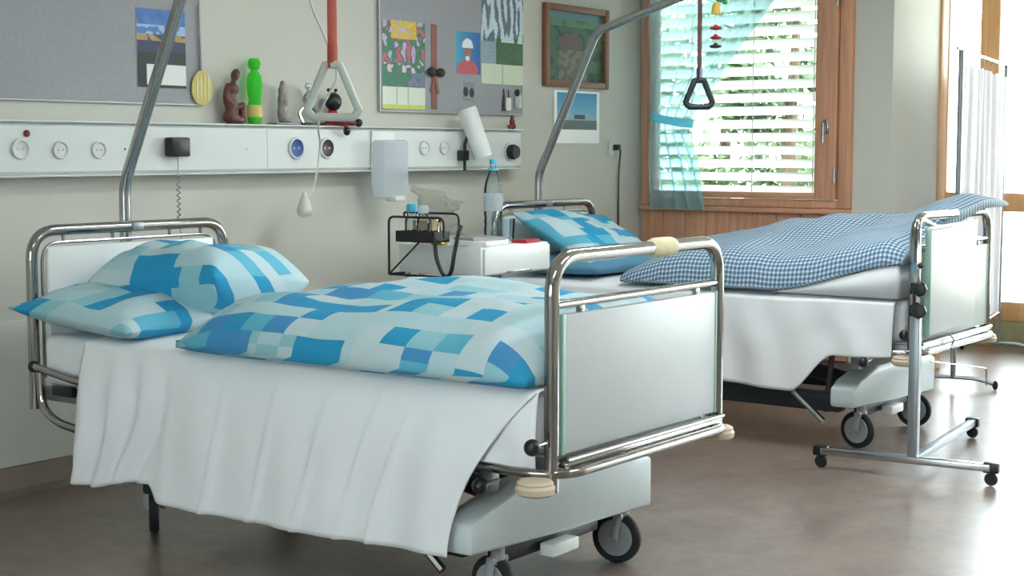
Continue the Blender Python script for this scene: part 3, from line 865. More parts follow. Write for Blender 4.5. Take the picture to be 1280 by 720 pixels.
def socket(x, z, rim, core, rad, label, cat='socket', grp=None):
    t = thing('wall_socket', (x, TY, z - rad), label, cat, grp)
    obj('rim', B().lathe([(rad * .82, 0), (rad, 0), (rad, .006), (rad * .95, .010), (rad * .82, .010)], (x, TY, z), 22, RX), rim, t)
    obj('insert', B().lathe([(0, .0), (rad * .83, .0), (rad * .83, .008), (rad * .7, .004), (0, .004)], (x, TY, z), 22, RX), core, t)
    for s in (-1, 1):
        obj('contact_hole', B().lathe([(0, .003), (.0045, .003), (.0045, .0052), (0, .0052)], (x + s * rad * .3, TY, z), 8, RX), 'alu', t)
    return t
socket(3.384, 1.275, 'socket', 'socket', .038, 'round white socket under the dark red lamp, first from the left', grp='sockets on the trunking')
socket(3.558, 1.272, 'socket', 'socket', .034, 'round white socket between two others left of the trapeze pole', grp='sockets on the trunking')
socket(3.733, 1.272, 'socket', 'socket', .034, 'round white socket just left of the trapeze pole', grp='sockets on the trunking')
socket(4.794, 1.280, 'socket', 'blue', .048, 'round blue gas outlet on the trunking', 'outlet')
socket(4.986, 1.280, 'socket', 'brown', .047, 'round dark brown outlet right of the blue one', 'outlet')
socket(5.666, 1.282, 'socket', 'socket', .036, 'round white socket above the bedside cabinet', grp='sockets on the trunking')
socket(5.819, 1.282, 'socket', 'socket', .034, 'round white socket beside the cylinder lamp', grp='sockets on the trunking')
single('indicator_lamp', B().lathe([(0, 0), (.013, 0), (.013, .006), (.008, .012), (0, .013)], (3.413, TY, 1.331), 14, RX), 'darkred', 'small dark red indicator lamp above the first socket', 'lamp')
t = thing('black_knob', (6.359, TY, 1.23), 'round black rotary knob at the right end of the trunking', 'knob')
obj('back_plate', B().lathe([(0, 0), (.05, 0), (.05, .006), (0, .006)], (6.359, TY, 1.262), 22, RX), 'socket', t)
obj('knob_cap', B().lathe([(0, .006), (.038, .006), (.040, .03), (.034, .045), (0, .046)], (6.359, TY, 1.262), 12, RX), 'black', t)
obj('screw', B().lathe([(0, 0), (.004, 0), (.004, .002), (0, .002)], (4.50, TY, 1.275), 8, RX), 'alu', tr)
obj('screw', B().lathe([(0, 0), (.004, 0), (.004, .002), (0, .002)], (3.86, TY, 1.275), 8, RX), 'black', tr)
# power adapter with coiled lead
t = thing('power_adapter', (4.103, TY, 1.24), 'square black power adapter with a coiled lead', 'adapter')
obj('adapter_body', B().box(4.055, 4.150, TY - .05, TY, 1.245, 1.322, .008), 'black', t)
c = [(4.103, TY - .025, 1.245), (4.103, TY - .025, 1.17)]
for k in range(70):
    a = k * .75; c.append((4.103 + .0065 * math.cos(a), TY - .025 + .0065 * math.sin(a), 1.165 - k * .0026))
c += [(4.10, TY - .03, .97), (4.09, TY - .06, .88)]
obj('coiled_lead', B().tube(c, .0026, 6), 'greypaint', t)

# wall outlet by the corner with plug and cable
t = thing('wall_outlet', (7.482, HW, 1.24), 'white wall outlet with a black plug near the window corner', 'outlet')
obj('face_plate', B().box(7.44, 7.52, HW - .012, HW, 1.24, 1.32, .005), 'socket', t)
obj('plug', B().box(7.470, 7.505, HW - .05, HW - .012, 1.272, 1.305, .007), 'black', t)
obj('cable', B().tube(spline([(7.49, HW - .045, 1.285), (7.525, HW - .03, 1.26), (7.53, HW - .016, 1.1), (7.53, HW - .016, .75)], 6), .005, 6), 'black', t)

# frosted dispenser
t = thing('glove_dispenser', (5.42, TY, 1.04), 'frosted plastic dispenser hanging on the trunking', 'dispenser')
obj('dispenser_box', B().box(5.27, 5.45, TY - .09, TY - .013, 1.05, 1.318, .015), 'bag', t)
obj('back_plate', B().box(5.28, 5.44, TY - .011, TY - .001, 1.10, 1.36, .004), 'white', t)
obj('spout', B().box(5.33, 5.40, TY - .11, TY - .04, 1.035, 1.06, .008), 'paper', t)

# cylinder reading lamp
t = thing('reading_lamp', (5.95, TY, 1.18), 'tilted white cylinder reading lamp on the trunking', 'lamp')
ax0, ax1 = Vector((6.005, 4.60, 1.235)), Vector((5.955, 4.665, 1.475))
d = (ax1 - ax0); Lh = d.length
Q = d.to_track_quat('Z', 'Y').to_matrix()
obj('lamp_shade', B().lathe([(.043, .0), (.047, .0), (.0485, .02), (.0485, Lh - .01), (.044, Lh), (0, Lh), (0, Lh - .005), (.043, Lh - .01)], ax0, 28, Q), 'white', t)
obj('reflector', B().lathe([(0, .02), (.042, .012), (.042, .02), (0, .03)], ax0, 22, Q), 'black', t)
obj('lamp_tube', B().tube([ax0 + Q @ Vector((-.015, 0, .0)), ax0 + Q @ Vector((-.015, 0, .1))], .01, 10).tube([ax0 + Q @ Vector((.015, 0, .0)), ax0 + Q @ Vector((.015, 0, .1))], .01, 10), 'bulb', t)
obj('lamp_arm', B().tube([(5.945, TY - .03, 1.17), (5.945, TY - .03, 1.30)], .008, 8).box(5.92, 5.97, TY - .04, TY, 1.22, 1.27, .004).tube([(5.945, TY - .03, 1.30), (5.95, 4.655, 1.34)], .008, 8), 'black', t)

# ------------------------------------------------------------------ pinboards and prints
def board(x0, x1, z0, z1, label):
    t = thing('pinboard', ((x0 + x1) / 2, HW, z0), label, 'pinboard', 'grey pinboards')
    obj('felt', B().box(x0 + .008, x1 - .008, HW - .014, HW - .001, z0 + .008, z1 - .008), 'pinboard', t)
    for nm, q in (('edge', (x0, x0 + .008, z0, z1)), ('edge', (x1 - .008, x1, z0, z1)), ('edge', (x0 + .008, x1 - .008, z0, z0 + .008)), ('edge', (x0 + .008, x1 - .008, z1 - .008, z1))):
        obj(nm, B().box(q[0], q[1], HW - .018, HW - .001, q[2], q[3], .002, 1), 'alu', t)
board(2.2, 4.325, 1.452, 2.35, 'wide grey pinboard above the front bed with a single poster')
board(5.43, 6.575, 1.452, 2.35, 'grey pinboard crowded with calendars and cards')
BYF = HW - .0145

def printed(name, x0, x1, z0, z1, y, fn, label, cat, nx=64, nz=84, th=.003, parent=None, seed=0):
    V = []; Fc = []; C = []
    rnd = random.Random(seed)
    for k in range(nz + 1):
        for i in range(nx + 1): V.append((x0 + (x1 - x0) * i / nx, y - th, z0 + (z1 - z0) * k / nz))
    for k in range(nz):
        for i in range(nx):
            a = k * (nx + 1) + i; Fc.append((a, a + 1, a + nx + 2, a + nx + 1))
            C.append(lin(fn((i + .5) / nx, (k + .5) / nz, rnd)))
    nV = len(V)
    V += [(x0, y, z0), (x1, y, z0), (x1, y, z1), (x0, y, z1)]
    c0, c1, c2, c3 = 0, nx, nz * (nx + 1) + nx, nz * (nx + 1)
    for f in ((nV + 1, nV, nV + 3, nV + 2), (nV, nV + 1, c1, c0), (nV + 1, nV + 2, c2, c1), (nV + 2, nV + 3, c3, c2), (nV + 3, nV, c0, c3)):
        Fc.append(f); C.append(lin((225, 225, 220)))
    o = raw(name, V, Fc, 'print', None, False)
    ca = o.data.color_attributes.new('ink', 'FLOAT_COLOR', 'CORNER')
    for p, cc in zip(o.data.polygons, C):
        for li in p.loop_indices: ca.data[li].color = cc
    if parent is None:
        rebase(o); tag(o, label, cat)
    else:
        o.data.transform(WM[parent.name].inverted()); o.parent = parent
    return o
def mixc(a, c, t): return tuple(a[i] + (c[i] - a[i]) * t for i in range(3))
def jit(c, r, s): return tuple(max(0, min(255, x + r.uniform(-s, s))) for x in c)
def nz(u, v, s, o=0): return noise.noise((u * s, v * s, o))

def p_land(u, v, r):
    if v < .30:
        return jit((8, 11, 16), r, 6) if (u < .18 or v < .03) else jit((222, 224, 222), r, 5)
    if v > .80: return jit(mixc((70, 130, 200), (40, 95, 170), nz(u, v, 6) + .5), r, 10)
    if v > .68: return jit((150, 185, 215), r, 16) if nz(u, v, 9) > -.1 else jit((60, 120, 190), r, 10)
    if v > .60: return jit((170, 140, 90), r, 18) if nz(u, v, 10, 3) > -.1 else (50, 60, 80)
    if v > .45: return jit((30, 42, 84), r, 14)
    return jit((10, 14, 26), r, 6)
printed('landscape_poster', 3.99, 4.24, 1.52, 1.83, BYF, p_land, 'poster of a blue mountain lake with a white note below, left pinboard', 'poster')

def p_flower(u, v, r):
    if v < .05: return jit((200, 205, 90), r, 15)
    if v < .25: return jit((214, 220, 205), r, 6) if not (abs(u - .33) < .015 or abs(u - .6) < .015) else (170, 185, 170)
    n1 = nz(u * 1, v * 1.3, 9, 1)
    if v > .80 and abs(u - .5) < .3 and n1 > -.25: return jit((214, 182, 60), r, 22)
    if v > .5:
        if n1 > .22: return jit((200, 90, 120), r, 25)
        if n1 < -.25: return jit((190, 170, 205), r, 25)
    elif v > .42 and n1 > .15: return jit((220, 190, 210), r, 20)
    if v < .42 and u > .6 and n1 > 0: return jit((120, 120, 150), r, 15)
    return jit((58, 118, 92), r, 22)
printed('flower_calendar', 5.45, 5.765, 1.468, 1.885, BYF, p_flower, 'calendar with a bright flower picture on the pinboard', 'calendar')

def p_falls(u, v, r):
    if v < .21: return jit((206, 214, 190), r, 6) if abs(u - .5) > .012 else (170, 180, 160)
    if v > .93: return jit((50, 70, 90), r, 20) if nz(u, v, 14) > 0 else jit((150, 170, 190), r, 10)
    n = nz(u * 2.2, v * .6, 6, 2)
    if v > .45 and n > -.02: return jit((200, 212, 222), r, 14)
    if v < .5 and u > .35: return jit((62, 96, 60), r, 22)
    if v > .45: return jit((92, 112, 124), r, 20)
    return jit((140, 160, 172), r, 18)
printed('waterfall_calendar', 6.215, 6.575, 1.612, 2.09, BYF - .001, p_falls, 'calendar with a waterfall picture on the pinboard', 'calendar')

def p_card(u, v, r):
    el = lambda cu, cv, ru, rv: ((u - cu) / ru) ** 2 + ((v - cv) / rv) ** 2 < 1
    if v > .62 and el(.48, .64, .22, .20): return jit((228, 230, 234), r, 6)
    if el(.48, .37, .09, .06): return jit((222, 222, 222), r, 5)
    if el(.48, .52, .14, .19): return jit((158, 112, 96), r, 10)
    if el(.48, .04, .44, .31): return jit((196, 84, 92), r, 10)
    return jit(mixc((60, 160, 190), (30, 95, 175), u), r, 8)
printed('portrait_card', 6.005, 6.205, 1.655, 1.865, BYF, p_card, 'blue card showing a figure in a white cap and red top', 'card', 48, 52)

def p_dark(u, v, r):
    return jit((34, 36, 40), r, 8) if ((u - .25) ** 2 + ((v - .45) * .8) ** 2 < .05 or (u - .78) ** 2 + ((v - .4) * .8) ** 2 < .045) else jit((138, 140, 142), r, 8)
printed('small_photo', 6.062, 6.155, 1.525, 1.615, BYF, p_dark, 'small dark photo pinned below the blue card', 'photo', 28, 28)

t = thing('framed_picture', (7.09, HW, 1.615), 'framed green picture of a farmhouse in a brown wooden frame', 'picture')
x0, x1, z0, z1 = 6.772, 7.402, 1.618, 2.065
for q in ((x0, x0 + .04, z0, z1), (x1 - .04, x1, z0, z1), (x0 + .04, x1 - .04, z0, z0 + .035), (x0 + .04, x1 - .04, z1 - .035, z1)):
    obj('frame_side', B().box(q[0], q[1], HW - .03, HW, q[2], q[3], .005), 'frame', t)
def p_farm(u, v, r):
    if v > .90: return jit((88, 124, 128), r, 8)
    if v > .78: return jit((86, 126, 92), r, 10) if nz(u, v, 5) > -.3 else (70, 100, 76)
    if .45 < v < .70 and .22 < u < .62 and v < .45 + .3 * (1 - abs(u - .42) * 2.2): return jit((104, 78, 76), r, 8)
    if v < .45 and .2 < u < .7: return jit((118, 112, 96), r, 14) if nz(u, v, 10) > 0 else jit((96, 84, 76), r, 8)
    return jit((62, 92, 66), r, 16) if nz(u, v, 7, 4) > -.1 else jit((44, 66, 54), r, 10)
printed('canvas', x0 + .04, x1 - .04, z0 + .035, z1 - .035, HW - .006, p_farm, '', '', 70, 56, parent=t)

def p_sea(u, v, r):
    if u < .06 or u > .94 or v < .26 or v > .965: return jit((247, 248, 246), r, 3)
    if v > .55: return jit(mixc((120, 180, 210), (52, 132, 184), (v - .55) / .42), r, 6)
    if v > .46 and abs(u - .55) < .12: return jit((52, 60, 66), r, 8)
    if v > .44: return jit((150, 178, 190), r, 8)
    return jit((92, 100, 102), r, 12)
printed('seascape_calendar', 6.885, 7.34, 1.31, 1.60, HW - .001, p_sea, 'white bordered calendar with a blue seascape below the framed picture', 'calendar')

# long rust ribbon with a black bow
t = thing('bow_ribbon', (5.835, BYF, 1.47), 'rust coloured ribbon with a black bow pinned between calendar and card', 'ribbon')
M['rust'] = pmat('rust_ribbon', (150, 104, 92), .8, var=.1)
obj('ribbon', B().box(5.815, 5.858, BYF - .004, BYF, 1.47, 1.885, .002, 1), 'rust', t)
bw = B()
for s in (-1, 1): bw.ball((5.838 + s * .035, BYF - .015, 1.652), (.034, .012, .022), 12)
bw.ball((5.838, BYF - .018, 1.65), (.014, .014, .016), 10)
obj('bow', bw, 'black', t)
obj('ribbon_tail', B().prism([(5.83, 1.63), (5.848, 1.63), (5.868, 1.55), (5.85, 1.545)], 'y', BYF - .010, BYF - .005).prism([(5.842, 1.63), (5.826, 1.63), (5.80, 1.56), (5.818, 1.55)], 'y', BYF - .009, BYF - .005), 'rust', t)
# pinned trinkets low right on the pinboard
t = thing('key_fob', (6.44, BYF, 1.48), 'small white tag hanging below the waterfall calendar', 'tag')
obj('tag_body', B().box(6.42, 6.465, BYF - .012, BYF, 1.475, 1.545, .008), 'paper', t)
obj('cord', B().tube([(6.443, BYF - .008, 1.545), (6.443, BYF - .006, 1.585)], .003, 6), 'black', t)
t = thing('tassel', (6.405, BYF, 1.475), 'thin dark tassel hanging beside the white tag', 'tassel')
obj('tassel_strands', B().tube([(6.398, BYF - .008, 1.475), (6.398, BYF - .01, 1.52), (6.40, BYF - .008, 1.59)], [.010, .008, .003], 8), 'brown', t)
t = thing('photo_clip', (6.53, BYF, 1.49), 'grey ornament with a dark top at the pinboard corner', 'ornament')
obj('clip_body', B().box(6.50, 6.56, BYF - .010, BYF, 1.49, 1.56, .006), 'alu', t)
obj('clip_top', B().ball((6.515, BYF - .012, 1.572), (.018, .012, .02), 10), 'black', t)

# fly swatter on the left board edge
t = thing('fly_swatter', (4.315, HW - .02, 1.455), 'yellow fly swatter hanging at the edge of the left pinboard', 'fly swatter')
sw = []
for k in range(20):
    a = 2 * math.pi * k / 20
    sw.append((4.318 + .056 * math.cos(a) * (1 - .12 * math.sin(a)), 1.527 + .072 * math.sin(a)))
obj('blade', B().prism(sw, 'y', HW - .028, HW - .022, .001), 'yellow', t)
for k in range(4):
    obj('rib', B().box(4.288 + k * .02 - .003, 4.288 + k * .02 + .003, HW - .031, HW - .028, 1.475, 1.58), 'tape', t)
obj('swatter_handle', B().tube([(4.316, HW - .025, 1.595), (4.31, HW - .025, 1.86)], .005, 8), 'alu', t)

# ------------------------------------------------------------------ figurines on the trunking
SZ = 1.380; FY = HW - .05
def blob(name, balls, mat, parent, vox=.006):
    b = B()
    for c, r, *rot in balls: b.ball(c, r, 14, rot[0] if rot else None)
    o = obj(name, b, mat, parent)
    m = o.modifiers.new('fuse', 'REMESH'); m.mode = 'VOXEL'; m.voxel_size = vox; m.use_smooth_shade = True
    s = o.modifiers.new('soft', 'SMOOTH'); s.iterations = 2
    return o
fx = 4.465
t = thing('wooden_statuette', (fx, FY, SZ), 'dark carved wooden kneeling statuette on the trunking ledge', 'statuette')
blob('carving', [((fx - .012, FY, SZ + .03), (.036, .03, .035)), ((fx - .012, FY, SZ + .09), (.03, .026, .055)), ((fx - .006, FY, SZ + .145), (.036, .026, .028)), ((fx + .006, FY, SZ + .178), (.012, .012, .022)), ((fx + .016, FY, SZ + .205), (.019, .02, .028), E3(0, 20, 0)),
    ((fx + .03, FY - .01, SZ + .075), (.034, .016, .013), E3(0, -20, 0)), ((fx + .05, FY, SZ + .05), (.014, .016, .045)), ((fx + .02, FY, SZ + .018), (.05, .03, .02)), ((fx - .038, FY, SZ + .125), (.012, .014, .05), E3(0, 10, 0)), ((fx - .02, FY - .012, SZ + .085), (.038, .012, .012), E3(0, 35, 0))], 'carved', t)
t = thing('green_bottle', (4.59, FY, SZ), 'bright green bottle shaped figure beside the wooden statuette', 'bottle')
obj('bottle_body', B().lathe([(0, .0), (.026, 0), (.031, .01), (.031, .07), (.026, .1), (.031, .13), (.034, .17), (.030, .205), (.016, .225), (.016, .232), (.024, .236), (.026, .262), (.02, .278), (0, .28)], (4.59, FY, SZ), 20), 'greenglass', t)
obj('label_band', B().lathe([(.0305, .03), (.0325, .032), (.0325, .08), (.0305, .082)], (4.59, FY, SZ), 20), 'yellow', t)
obj('stopper', B().lathe([(0, .245), (.0268, .245), (.0268, .268), (0, .27)], (4.59, FY, SZ), 16), 'greenglass', t)
t = thing('grey_statuette', (4.755, FY, SZ), 'slim grey statuette on a flat slab in the middle of the ledge', 'statuette')
obj('slab', B().box(4.69, 4.84, FY - .03, FY + .03, SZ, SZ + .010, .003), 'pewter', t)
blob('figure', [((4.757, FY, SZ + .05), (.027, .024, .05)), ((4.757, FY, SZ + .10), (.024, .022, .06)), ((4.757, FY, SZ + .145), (.021, .02, .03)), ((4.757, FY, SZ + .175), (.012, .014, .018)), ((4.757, FY - .012, SZ + .11), (.014, .014, .03)), ((4.775, FY, SZ + .02), (.03, .02, .014))], 'pewter', t, .005)
t = thing('silver_sculpture', (4.915, FY, SZ), 'twisted silver sculpture behind the grey trapeze handle', 'sculpture')
obj('sculpture_base', B().box(4.865, 4.965, FY - .03, FY + .03, SZ, SZ + .012, .003), 'black', t)
b = B()
for s in (-1, 1):
    b.tube(spline([(4.915 + s * .035, FY, SZ + .012), (4.915 + s * .042, FY - s * .01, SZ + .06), (4.915 - s * .012, FY + s * .012, SZ + .11), (4.915 - s * .012, FY - s * .01, SZ + .15), (4.915, FY, SZ + .17)], 6), .0085, 8)
b.ball((4.912, FY, SZ + .172), (.014, .014, .016), 12)
obj('figure', b, 'silver', t)
# ladybird doll sitting on the ledge
lx = 5.07
t = thing('ladybird_doll', (lx, FY, SZ), 'ladybird doll with black head and red body sitting on the ledge', 'doll')
blob('body', [((lx, FY, SZ + .030), (.046, .034, .032)), ((lx, FY, SZ + .055), (.03, .025, .02))], 'red', t, .006)
obj('head', B().ball((lx, FY - .006, SZ + .108), (.042, .036, .042), 18), 'black', t)
for s in (-1, 1):
    obj('antenna', B().tube([(lx + s * .012, FY, SZ + .135), (lx + s * .024, FY, SZ + .160)], .003, 6).ball((lx + s * .024, FY, SZ + .160), .008, 10), 'black', t)
obj('doll_leg', B().tube([(lx, FY - .02, SZ + .016), (lx + .05, FY - .07, SZ + .012), (lx + .075, FY - .08, SZ + .012)], .011, 8), 'darkred', t)
obj('doll_leg', B().tube([(lx - .02, FY - .02, SZ + .014), (lx + .01, FY - .068, SZ + .008), (lx + .012, FY - .072, SZ - .012)], .011, 8), 'darkred', t)
obj('doll_shoe', B().ball((lx + .083, FY - .083, SZ + .014), (.019, .019, .019), 12), 'black', t)
obj('doll_shoe', B().ball((lx + .012, FY - .076, SZ - .024), (.017, .017, .02), 12), 'black', t)
obj('cushion', B().box(lx - .075, lx + .045, FY - .035, FY + .03, SZ, SZ + .012, .005), 'darkred', t)
t = thing('red_figurine', (6.44, FY, SZ), 'tiny dark red figurine at the right end of the ledge', 'figurine')
blob('figure', [((6.44, FY, SZ + .015), (.022, .018, .016)), ((6.437, FY, SZ + .038), (.016, .014, .02)), ((6.437, FY, SZ + .060), (.011, .011, .013)), ((6.415, FY, SZ + .012), (.014, .012, .012))], 'darkred', t, .004)

# ------------------------------------------------------------------ bedside cabinet
nx0, nx1, ny0, ny1, ntop = 5.10, 5.60, 3.92, 4.38, .862
t = thing('bedside_cabinet', ((nx0 + nx1) / 2, (ny0 + ny1) / 2, 0), 'white bedside cabinet standing between the two beds', 'cabinet')
obj('top_box', B().box(nx0, nx1, ny0, ny1, .735, ntop, .006), 'white', t)
dr = obj('drawer_front', B().box(nx0 + .01, nx1 - .01, ny0 - .014, ny0, .742, .852, .004), 'white', t)
obj('drawer_pull', B().box(nx0 + .16, nx1 - .16, ny0 - .024, ny0 - .014, .744, .752, .003), 'steel', dr)
obj('lower_cabinet', B().box(nx0 + .01, nx1 - .01, ny0 + .02, ny1, .12, .52, .006), 'white', t)
dd = obj('cabinet_door', B().box(nx0 + .015, nx1 - .015, ny0 + .004, ny0 + .02, .13, .51, .004), 'white', t)
obj('door_pull', B().tube([(nx1 - .06, ny0 - .01, .36), (nx1 - .06, ny0 - .01, .46)], .006, 8), 'steel', dd)
for (x, y) in ((nx0 + .03, ny0 + .35), (nx0 + .03, ny1 - .03), (nx1 - .03, ny0 + .35), (nx1 - .03, ny1 - .03)):
    obj('upright', B().tube([(x, y, .50), (x, y, .74)], .012, 10), 'steel', t)
for (x, y) in ((nx0 + .05, ny0 + .07), (nx0 + .05, ny1 - .05), (nx1 - .05, ny0 + .07), (nx1 - .05, ny1 - .05)):
    obj('cabinet_caster', B().lathe([(0, -.012), (.028, -.012), (.032, 0), (.028, .012), (0, .012)], (x, y, .032), 16, Matrix.Rotation(math.pi / 2, 3, 'Y')).tube([(x, y, .03), (x, y, .125)], .008, 8), 'rubber', t)
# wire rack hooked on the cabinet's left side
rx = nx0 - .06
rk = thing('wire_rack', (rx, 4.165, .70), 'black wire side rack with a tray on the left of the cabinet', 'rack')
b = B()
b.tube(fillet([(nx0 - .115, 4.335, .735), (nx0 - .115, 4.335, .985), (nx0 - .115, 4.03, .985), (nx0 - .115, 4.03, .90)], .03), .0055, 8)
b.tube([(nx0 - .012, 4.335, .735), (nx0 - .115, 4.335, .735)], .005, 8)
b.tube([(nx0 - .115, 4.335, .735), (nx0 - .012, 3.915, .725)], .005, 8)
b.tube(fillet([(nx0 - .012, 4.335, .985), (nx0 - .012, 4.335, 1.0), (nx0 - .012, 4.03, 1.0), (nx0 - .012, 4.03, .90)], .03), .005, 8)
b.tube([(nx0 - .115, 4.335, .735), (nx0 - .05, 4.195, .895)], .004, 8)
obj('wire_frame', b, 'black', rk)
b = B().box(nx0 - .115, nx0 - .008, 4.085, 4.295, .878, .886, .002, 1)
for q in ((nx0 - .117, nx0 - .111, 4.085, 4.295), (nx0 - .014, nx0 - .008, 4.085, 4.295), (nx0 - .117, nx0 - .008, 4.085, 4.091), (nx0 - .117, nx0 - .008, 4.289, 4.295)):
    b.box(*q, .878, .925)
obj('tray', b, 'black', rk)
obj('cable_loop', B().tube(spline([(nx0 - .12, 4.075, .90), (nx0 - .122, 4.065, .82), (nx0 - .12, 4.035, .755), (nx0 - .12, 4.01, .74), (nx0 - .12, 3.985, .765), (nx0 - .118, 3.97, .84), (nx0 - .09, 3.97, .92), (nx0 - .06, 3.98, .95)], 6), .009, 8), 'black', rk)
def jar(x, y, z, r, h, cap, label, capm):
    t = thing('glass_jar', (x, y, z), label, 'jar', 'jars in the rack tray')
    obj('jar_glass', B().lathe([(0, 0), (r * .9, 0), (r, .01), (r, h * .72), (r * .7, h * .82), (r * .7, h), (r * .62, h), (r * .62, h * .8), (r * .92, h * .7), (r * .92, .012), (0, .008)], (x, y, z), 18), 'bottle', t)
    if cap: obj('lid', B().lathe([(0, h), (r * .78, h), (r * .78, h + .028), (r * .6, h + .034), (0, h + .034)], (x, y, z), 16), capm, t)
jar(nx0 - .062, 4.25, .886, .030, .12, 1, 'glass jar with a bright blue lid in the rack tray', 'aqua')
jar(nx0 - .062, 4.185, .886, .029, .115, 1, 'glass jar with a pale lid in the middle of the tray', 'bag')
jar(nx0 - .062, 4.125, .886, .028, .10, 0, 'open glass jar at the near end of the tray', None)

# things on the cabinet
bx, by = 5.49, 4.15
t = thing('water_bottle', (bx, by, ntop), 'tall clear plastic water bottle on the bedside cabinet', 'bottle')
obj('bottle_body', B().lathe([(0, .0), (.036, 0), (.041, .01), (.042, .06), (.039, .075), (.042, .09), (.039, .105), (.042, .12), (.042, .23), (.036, .27), (.018, .315), (.014, .33), (.014, .345), (0, .345)], (bx, by, ntop), 22), 'bottle', t)
obj('label_wrap', B().lathe([(.0423, .135), (.0432, .136), (.0432, .215), (.0423, .216)], (bx, by, ntop), 22), 'bag', t)
obj('neck_ring', B().lathe([(.015, .318), (.026, .318), (.024, .327), (.0145, .33)], (bx, by, ntop), 16), 'aqua', t)
obj('cap', B().lathe([(0, .346), (.0165, .346), (.0165, .366), (.014, .369), (0, .369)], (bx, by, ntop), 16), 'aqua', t)
t = thing('drinking_glass', (5.53, 4.10, ntop), 'clear drinking glass right of the water bottle', 'glass')
obj('glass_body', B().lathe([(0, 0), (.030, 0), (.036, .10), (.034, .10), (.028, .008), (0, .008)], (5.53, 4.10, ntop), 20), 'bottle', t)
def sheaf(x0, x1, y0, y1, z0, z1, rz, mat, name, label, cat):
    R = Matrix.Rotation(math.radians(rz), 3, 'Z')
    return single(name, B().box(x0, x1, y0, y1, z0, z1, .002, 1, R), mat, label, cat)
sheaf(5.10, 5.33, 3.93, 4.10, ntop + .0005, ntop + .022, 12, 'paper', 'magazine', 'white magazine lying at the bottom of the pile on the cabinet', 'magazine')
sheaf(5.13, 5.31, 3.95, 4.09, ntop + .0225, ntop + .036, -14, 'alu', 'notebook', 'grey notebook lying on the white magazine', 'notebook')
sheaf(5.42, 5.54, 3.92, 4.00, ntop + .0005, ntop + .014, 4, 'red', 'booklet', 'thin red booklet at the right corner of the cabinet', 'booklet')
sheaf(5.17, 5.27, 4.26, 4.36, ntop + .0005, ntop + .10, 10, 'tan', 'carton', 'small tan carton at the back of the cabinet', 'carton')
t = thing('brass_bell', (5.115, 4.16, ntop), 'small brass coloured bell beside the wire rack', 'bell')
obj('bell_cup', B().lathe([(0, .0), (.036, 0), (.038, .008), (.026, .03), (.02, .055), (.008, .065), (0, .066)], (5.115, 4.16, ntop), 18), 'brass', t)
obj('bell_handle', B().lathe([(0, .066), (.008, .066), (.006, .09), (.011, .105), (0, .116)], (5.115, 4.16, ntop), 12), 'black', t)
# crumpled cellophane wrap at the back
def cel_top(u, v):
    x = 5.22 + .30 * u; z = ntop + .02 + .235 * v * (1 - .35 * u)
    y = 4.36 - .05 * math.sin(u * 9 + v * 4) - .04 * noise.noise((u * 7, v * 7, 0))
    return (x, y, z)
cz = grid_cloth('cellophane_wrap', 24, 20, cel_top, 'film', 'crumpled clear cellophane wrap standing at the back of the cabinet', 'wrapping', 0)

# ------------------------------------------------------------------ overbed table, top folded down
RZ = math.radians(6.0)
ox, oy = 5.625, 2.205
t = thing('overbed_table', (ox, oy, 0), 'overbed table with its top folded down at the far bed foot', 'table', None, RZ)
MT = Matrix.Translation((ox, oy, 0)) @ Matrix.Rotation(RZ, 4, 'Z')
def lobj(name, b, mat, par=None):
    bmesh.ops.transform(b.bm, matrix=MT, verts=b.bm.verts)
    return obj(name, b, mat, par or t)
lobj('base_bar', B().box(-.02, .02, -.30, .37, .055, .085, .006), 'steel')
lobj('base_bar', B().box(.015, .96, -.018, .018, .055, .085, .006), 'greypaint')
for (x, y) in ((0, -.30), (0, .37), (.95, 0)):
    c = lobj('caster_housing', B().box(x - .018, x + .018, y - .03, y + .03, .05, .09, .006), 'black')
    lobj('caster_wheel', B().lathe([(0, -.01), (.022, -.01), (.026, 0), (.022, .01), (0, .01)], (x, y, .026), 16, Matrix.Rotation(math.pi / 2, 3, 'Y')), 'rubber', c)
lobj('outer_post', B().box(-.02, .02, -.02, .02, .08, .64, .005), 'greypaint')
lobj('inner_post', B().box(-.014, .014, -.014, .014, .63, .97, .004), 'chrome')
for z in (.74, .655):
    k = lobj('star_knob', B().lathe([(0, 0), (.026, 0), (.03, .008), (.03, .02), (.024, .028), (0, .03)], (-.015, -.018, z), 8, Matrix.Rotation(-math.pi / 2, 3, 'Y') @ Matrix.Rotation(0, 3, 'X')), 'black')
    lobj('knob_collar', B().box(-.022, .022, -.022, .022, z - .022, z + .022, .004), 'black', k)
lobj('post_stud', B().ball((-.018, -.018, .83), .012, 10), 'black')
tp = lobj('table_top', B().box(.07, .79, -.035, -.015, .548, .962, .005), 'panel')
lobj('top_edge', B().box(.066, .80, -.038, -.012, .962, .974, .004), 'white', tp)
lobj('top_edge', B().box(.056, .070, -.038, -.012, .546, .964, .004), 'mint', tp)
lobj('hinge_bracket', B().tube(fillet([(0, 0, .95), (0, -.0, 1.0), (.06, -.005, 1.0), (.25, -.01, .96)], .03), .011, 10), 'chrome')
lobj('support_rail', B().tube([(.03, -.004, .60), (.78, -.004, .60)], .008, 8), 'chrome')
# bag holder frame below the far bed's footboard
t = thing('wire_holder', (6.36, CY - .06, .22), 'thin wire holder hanging below the far footboard', 'holder')
yy = CY - .055
obj('wires', B().tube(fillet([(5.98, yy, .41), (6.62, yy, .31), (6.66, yy, .30), (6.665, yy, .225)], .02), .0035, 6).tube([(6.22, yy, .455), (6.22, yy, .372)], .004, 6), 'steel', t)
obj('hook', B().tube(fillet([(6.22, yy, .45), (6.22, yy - .012, .478), (6.22, yy + .012, .50)], .01), .004, 6), 'steel', t)

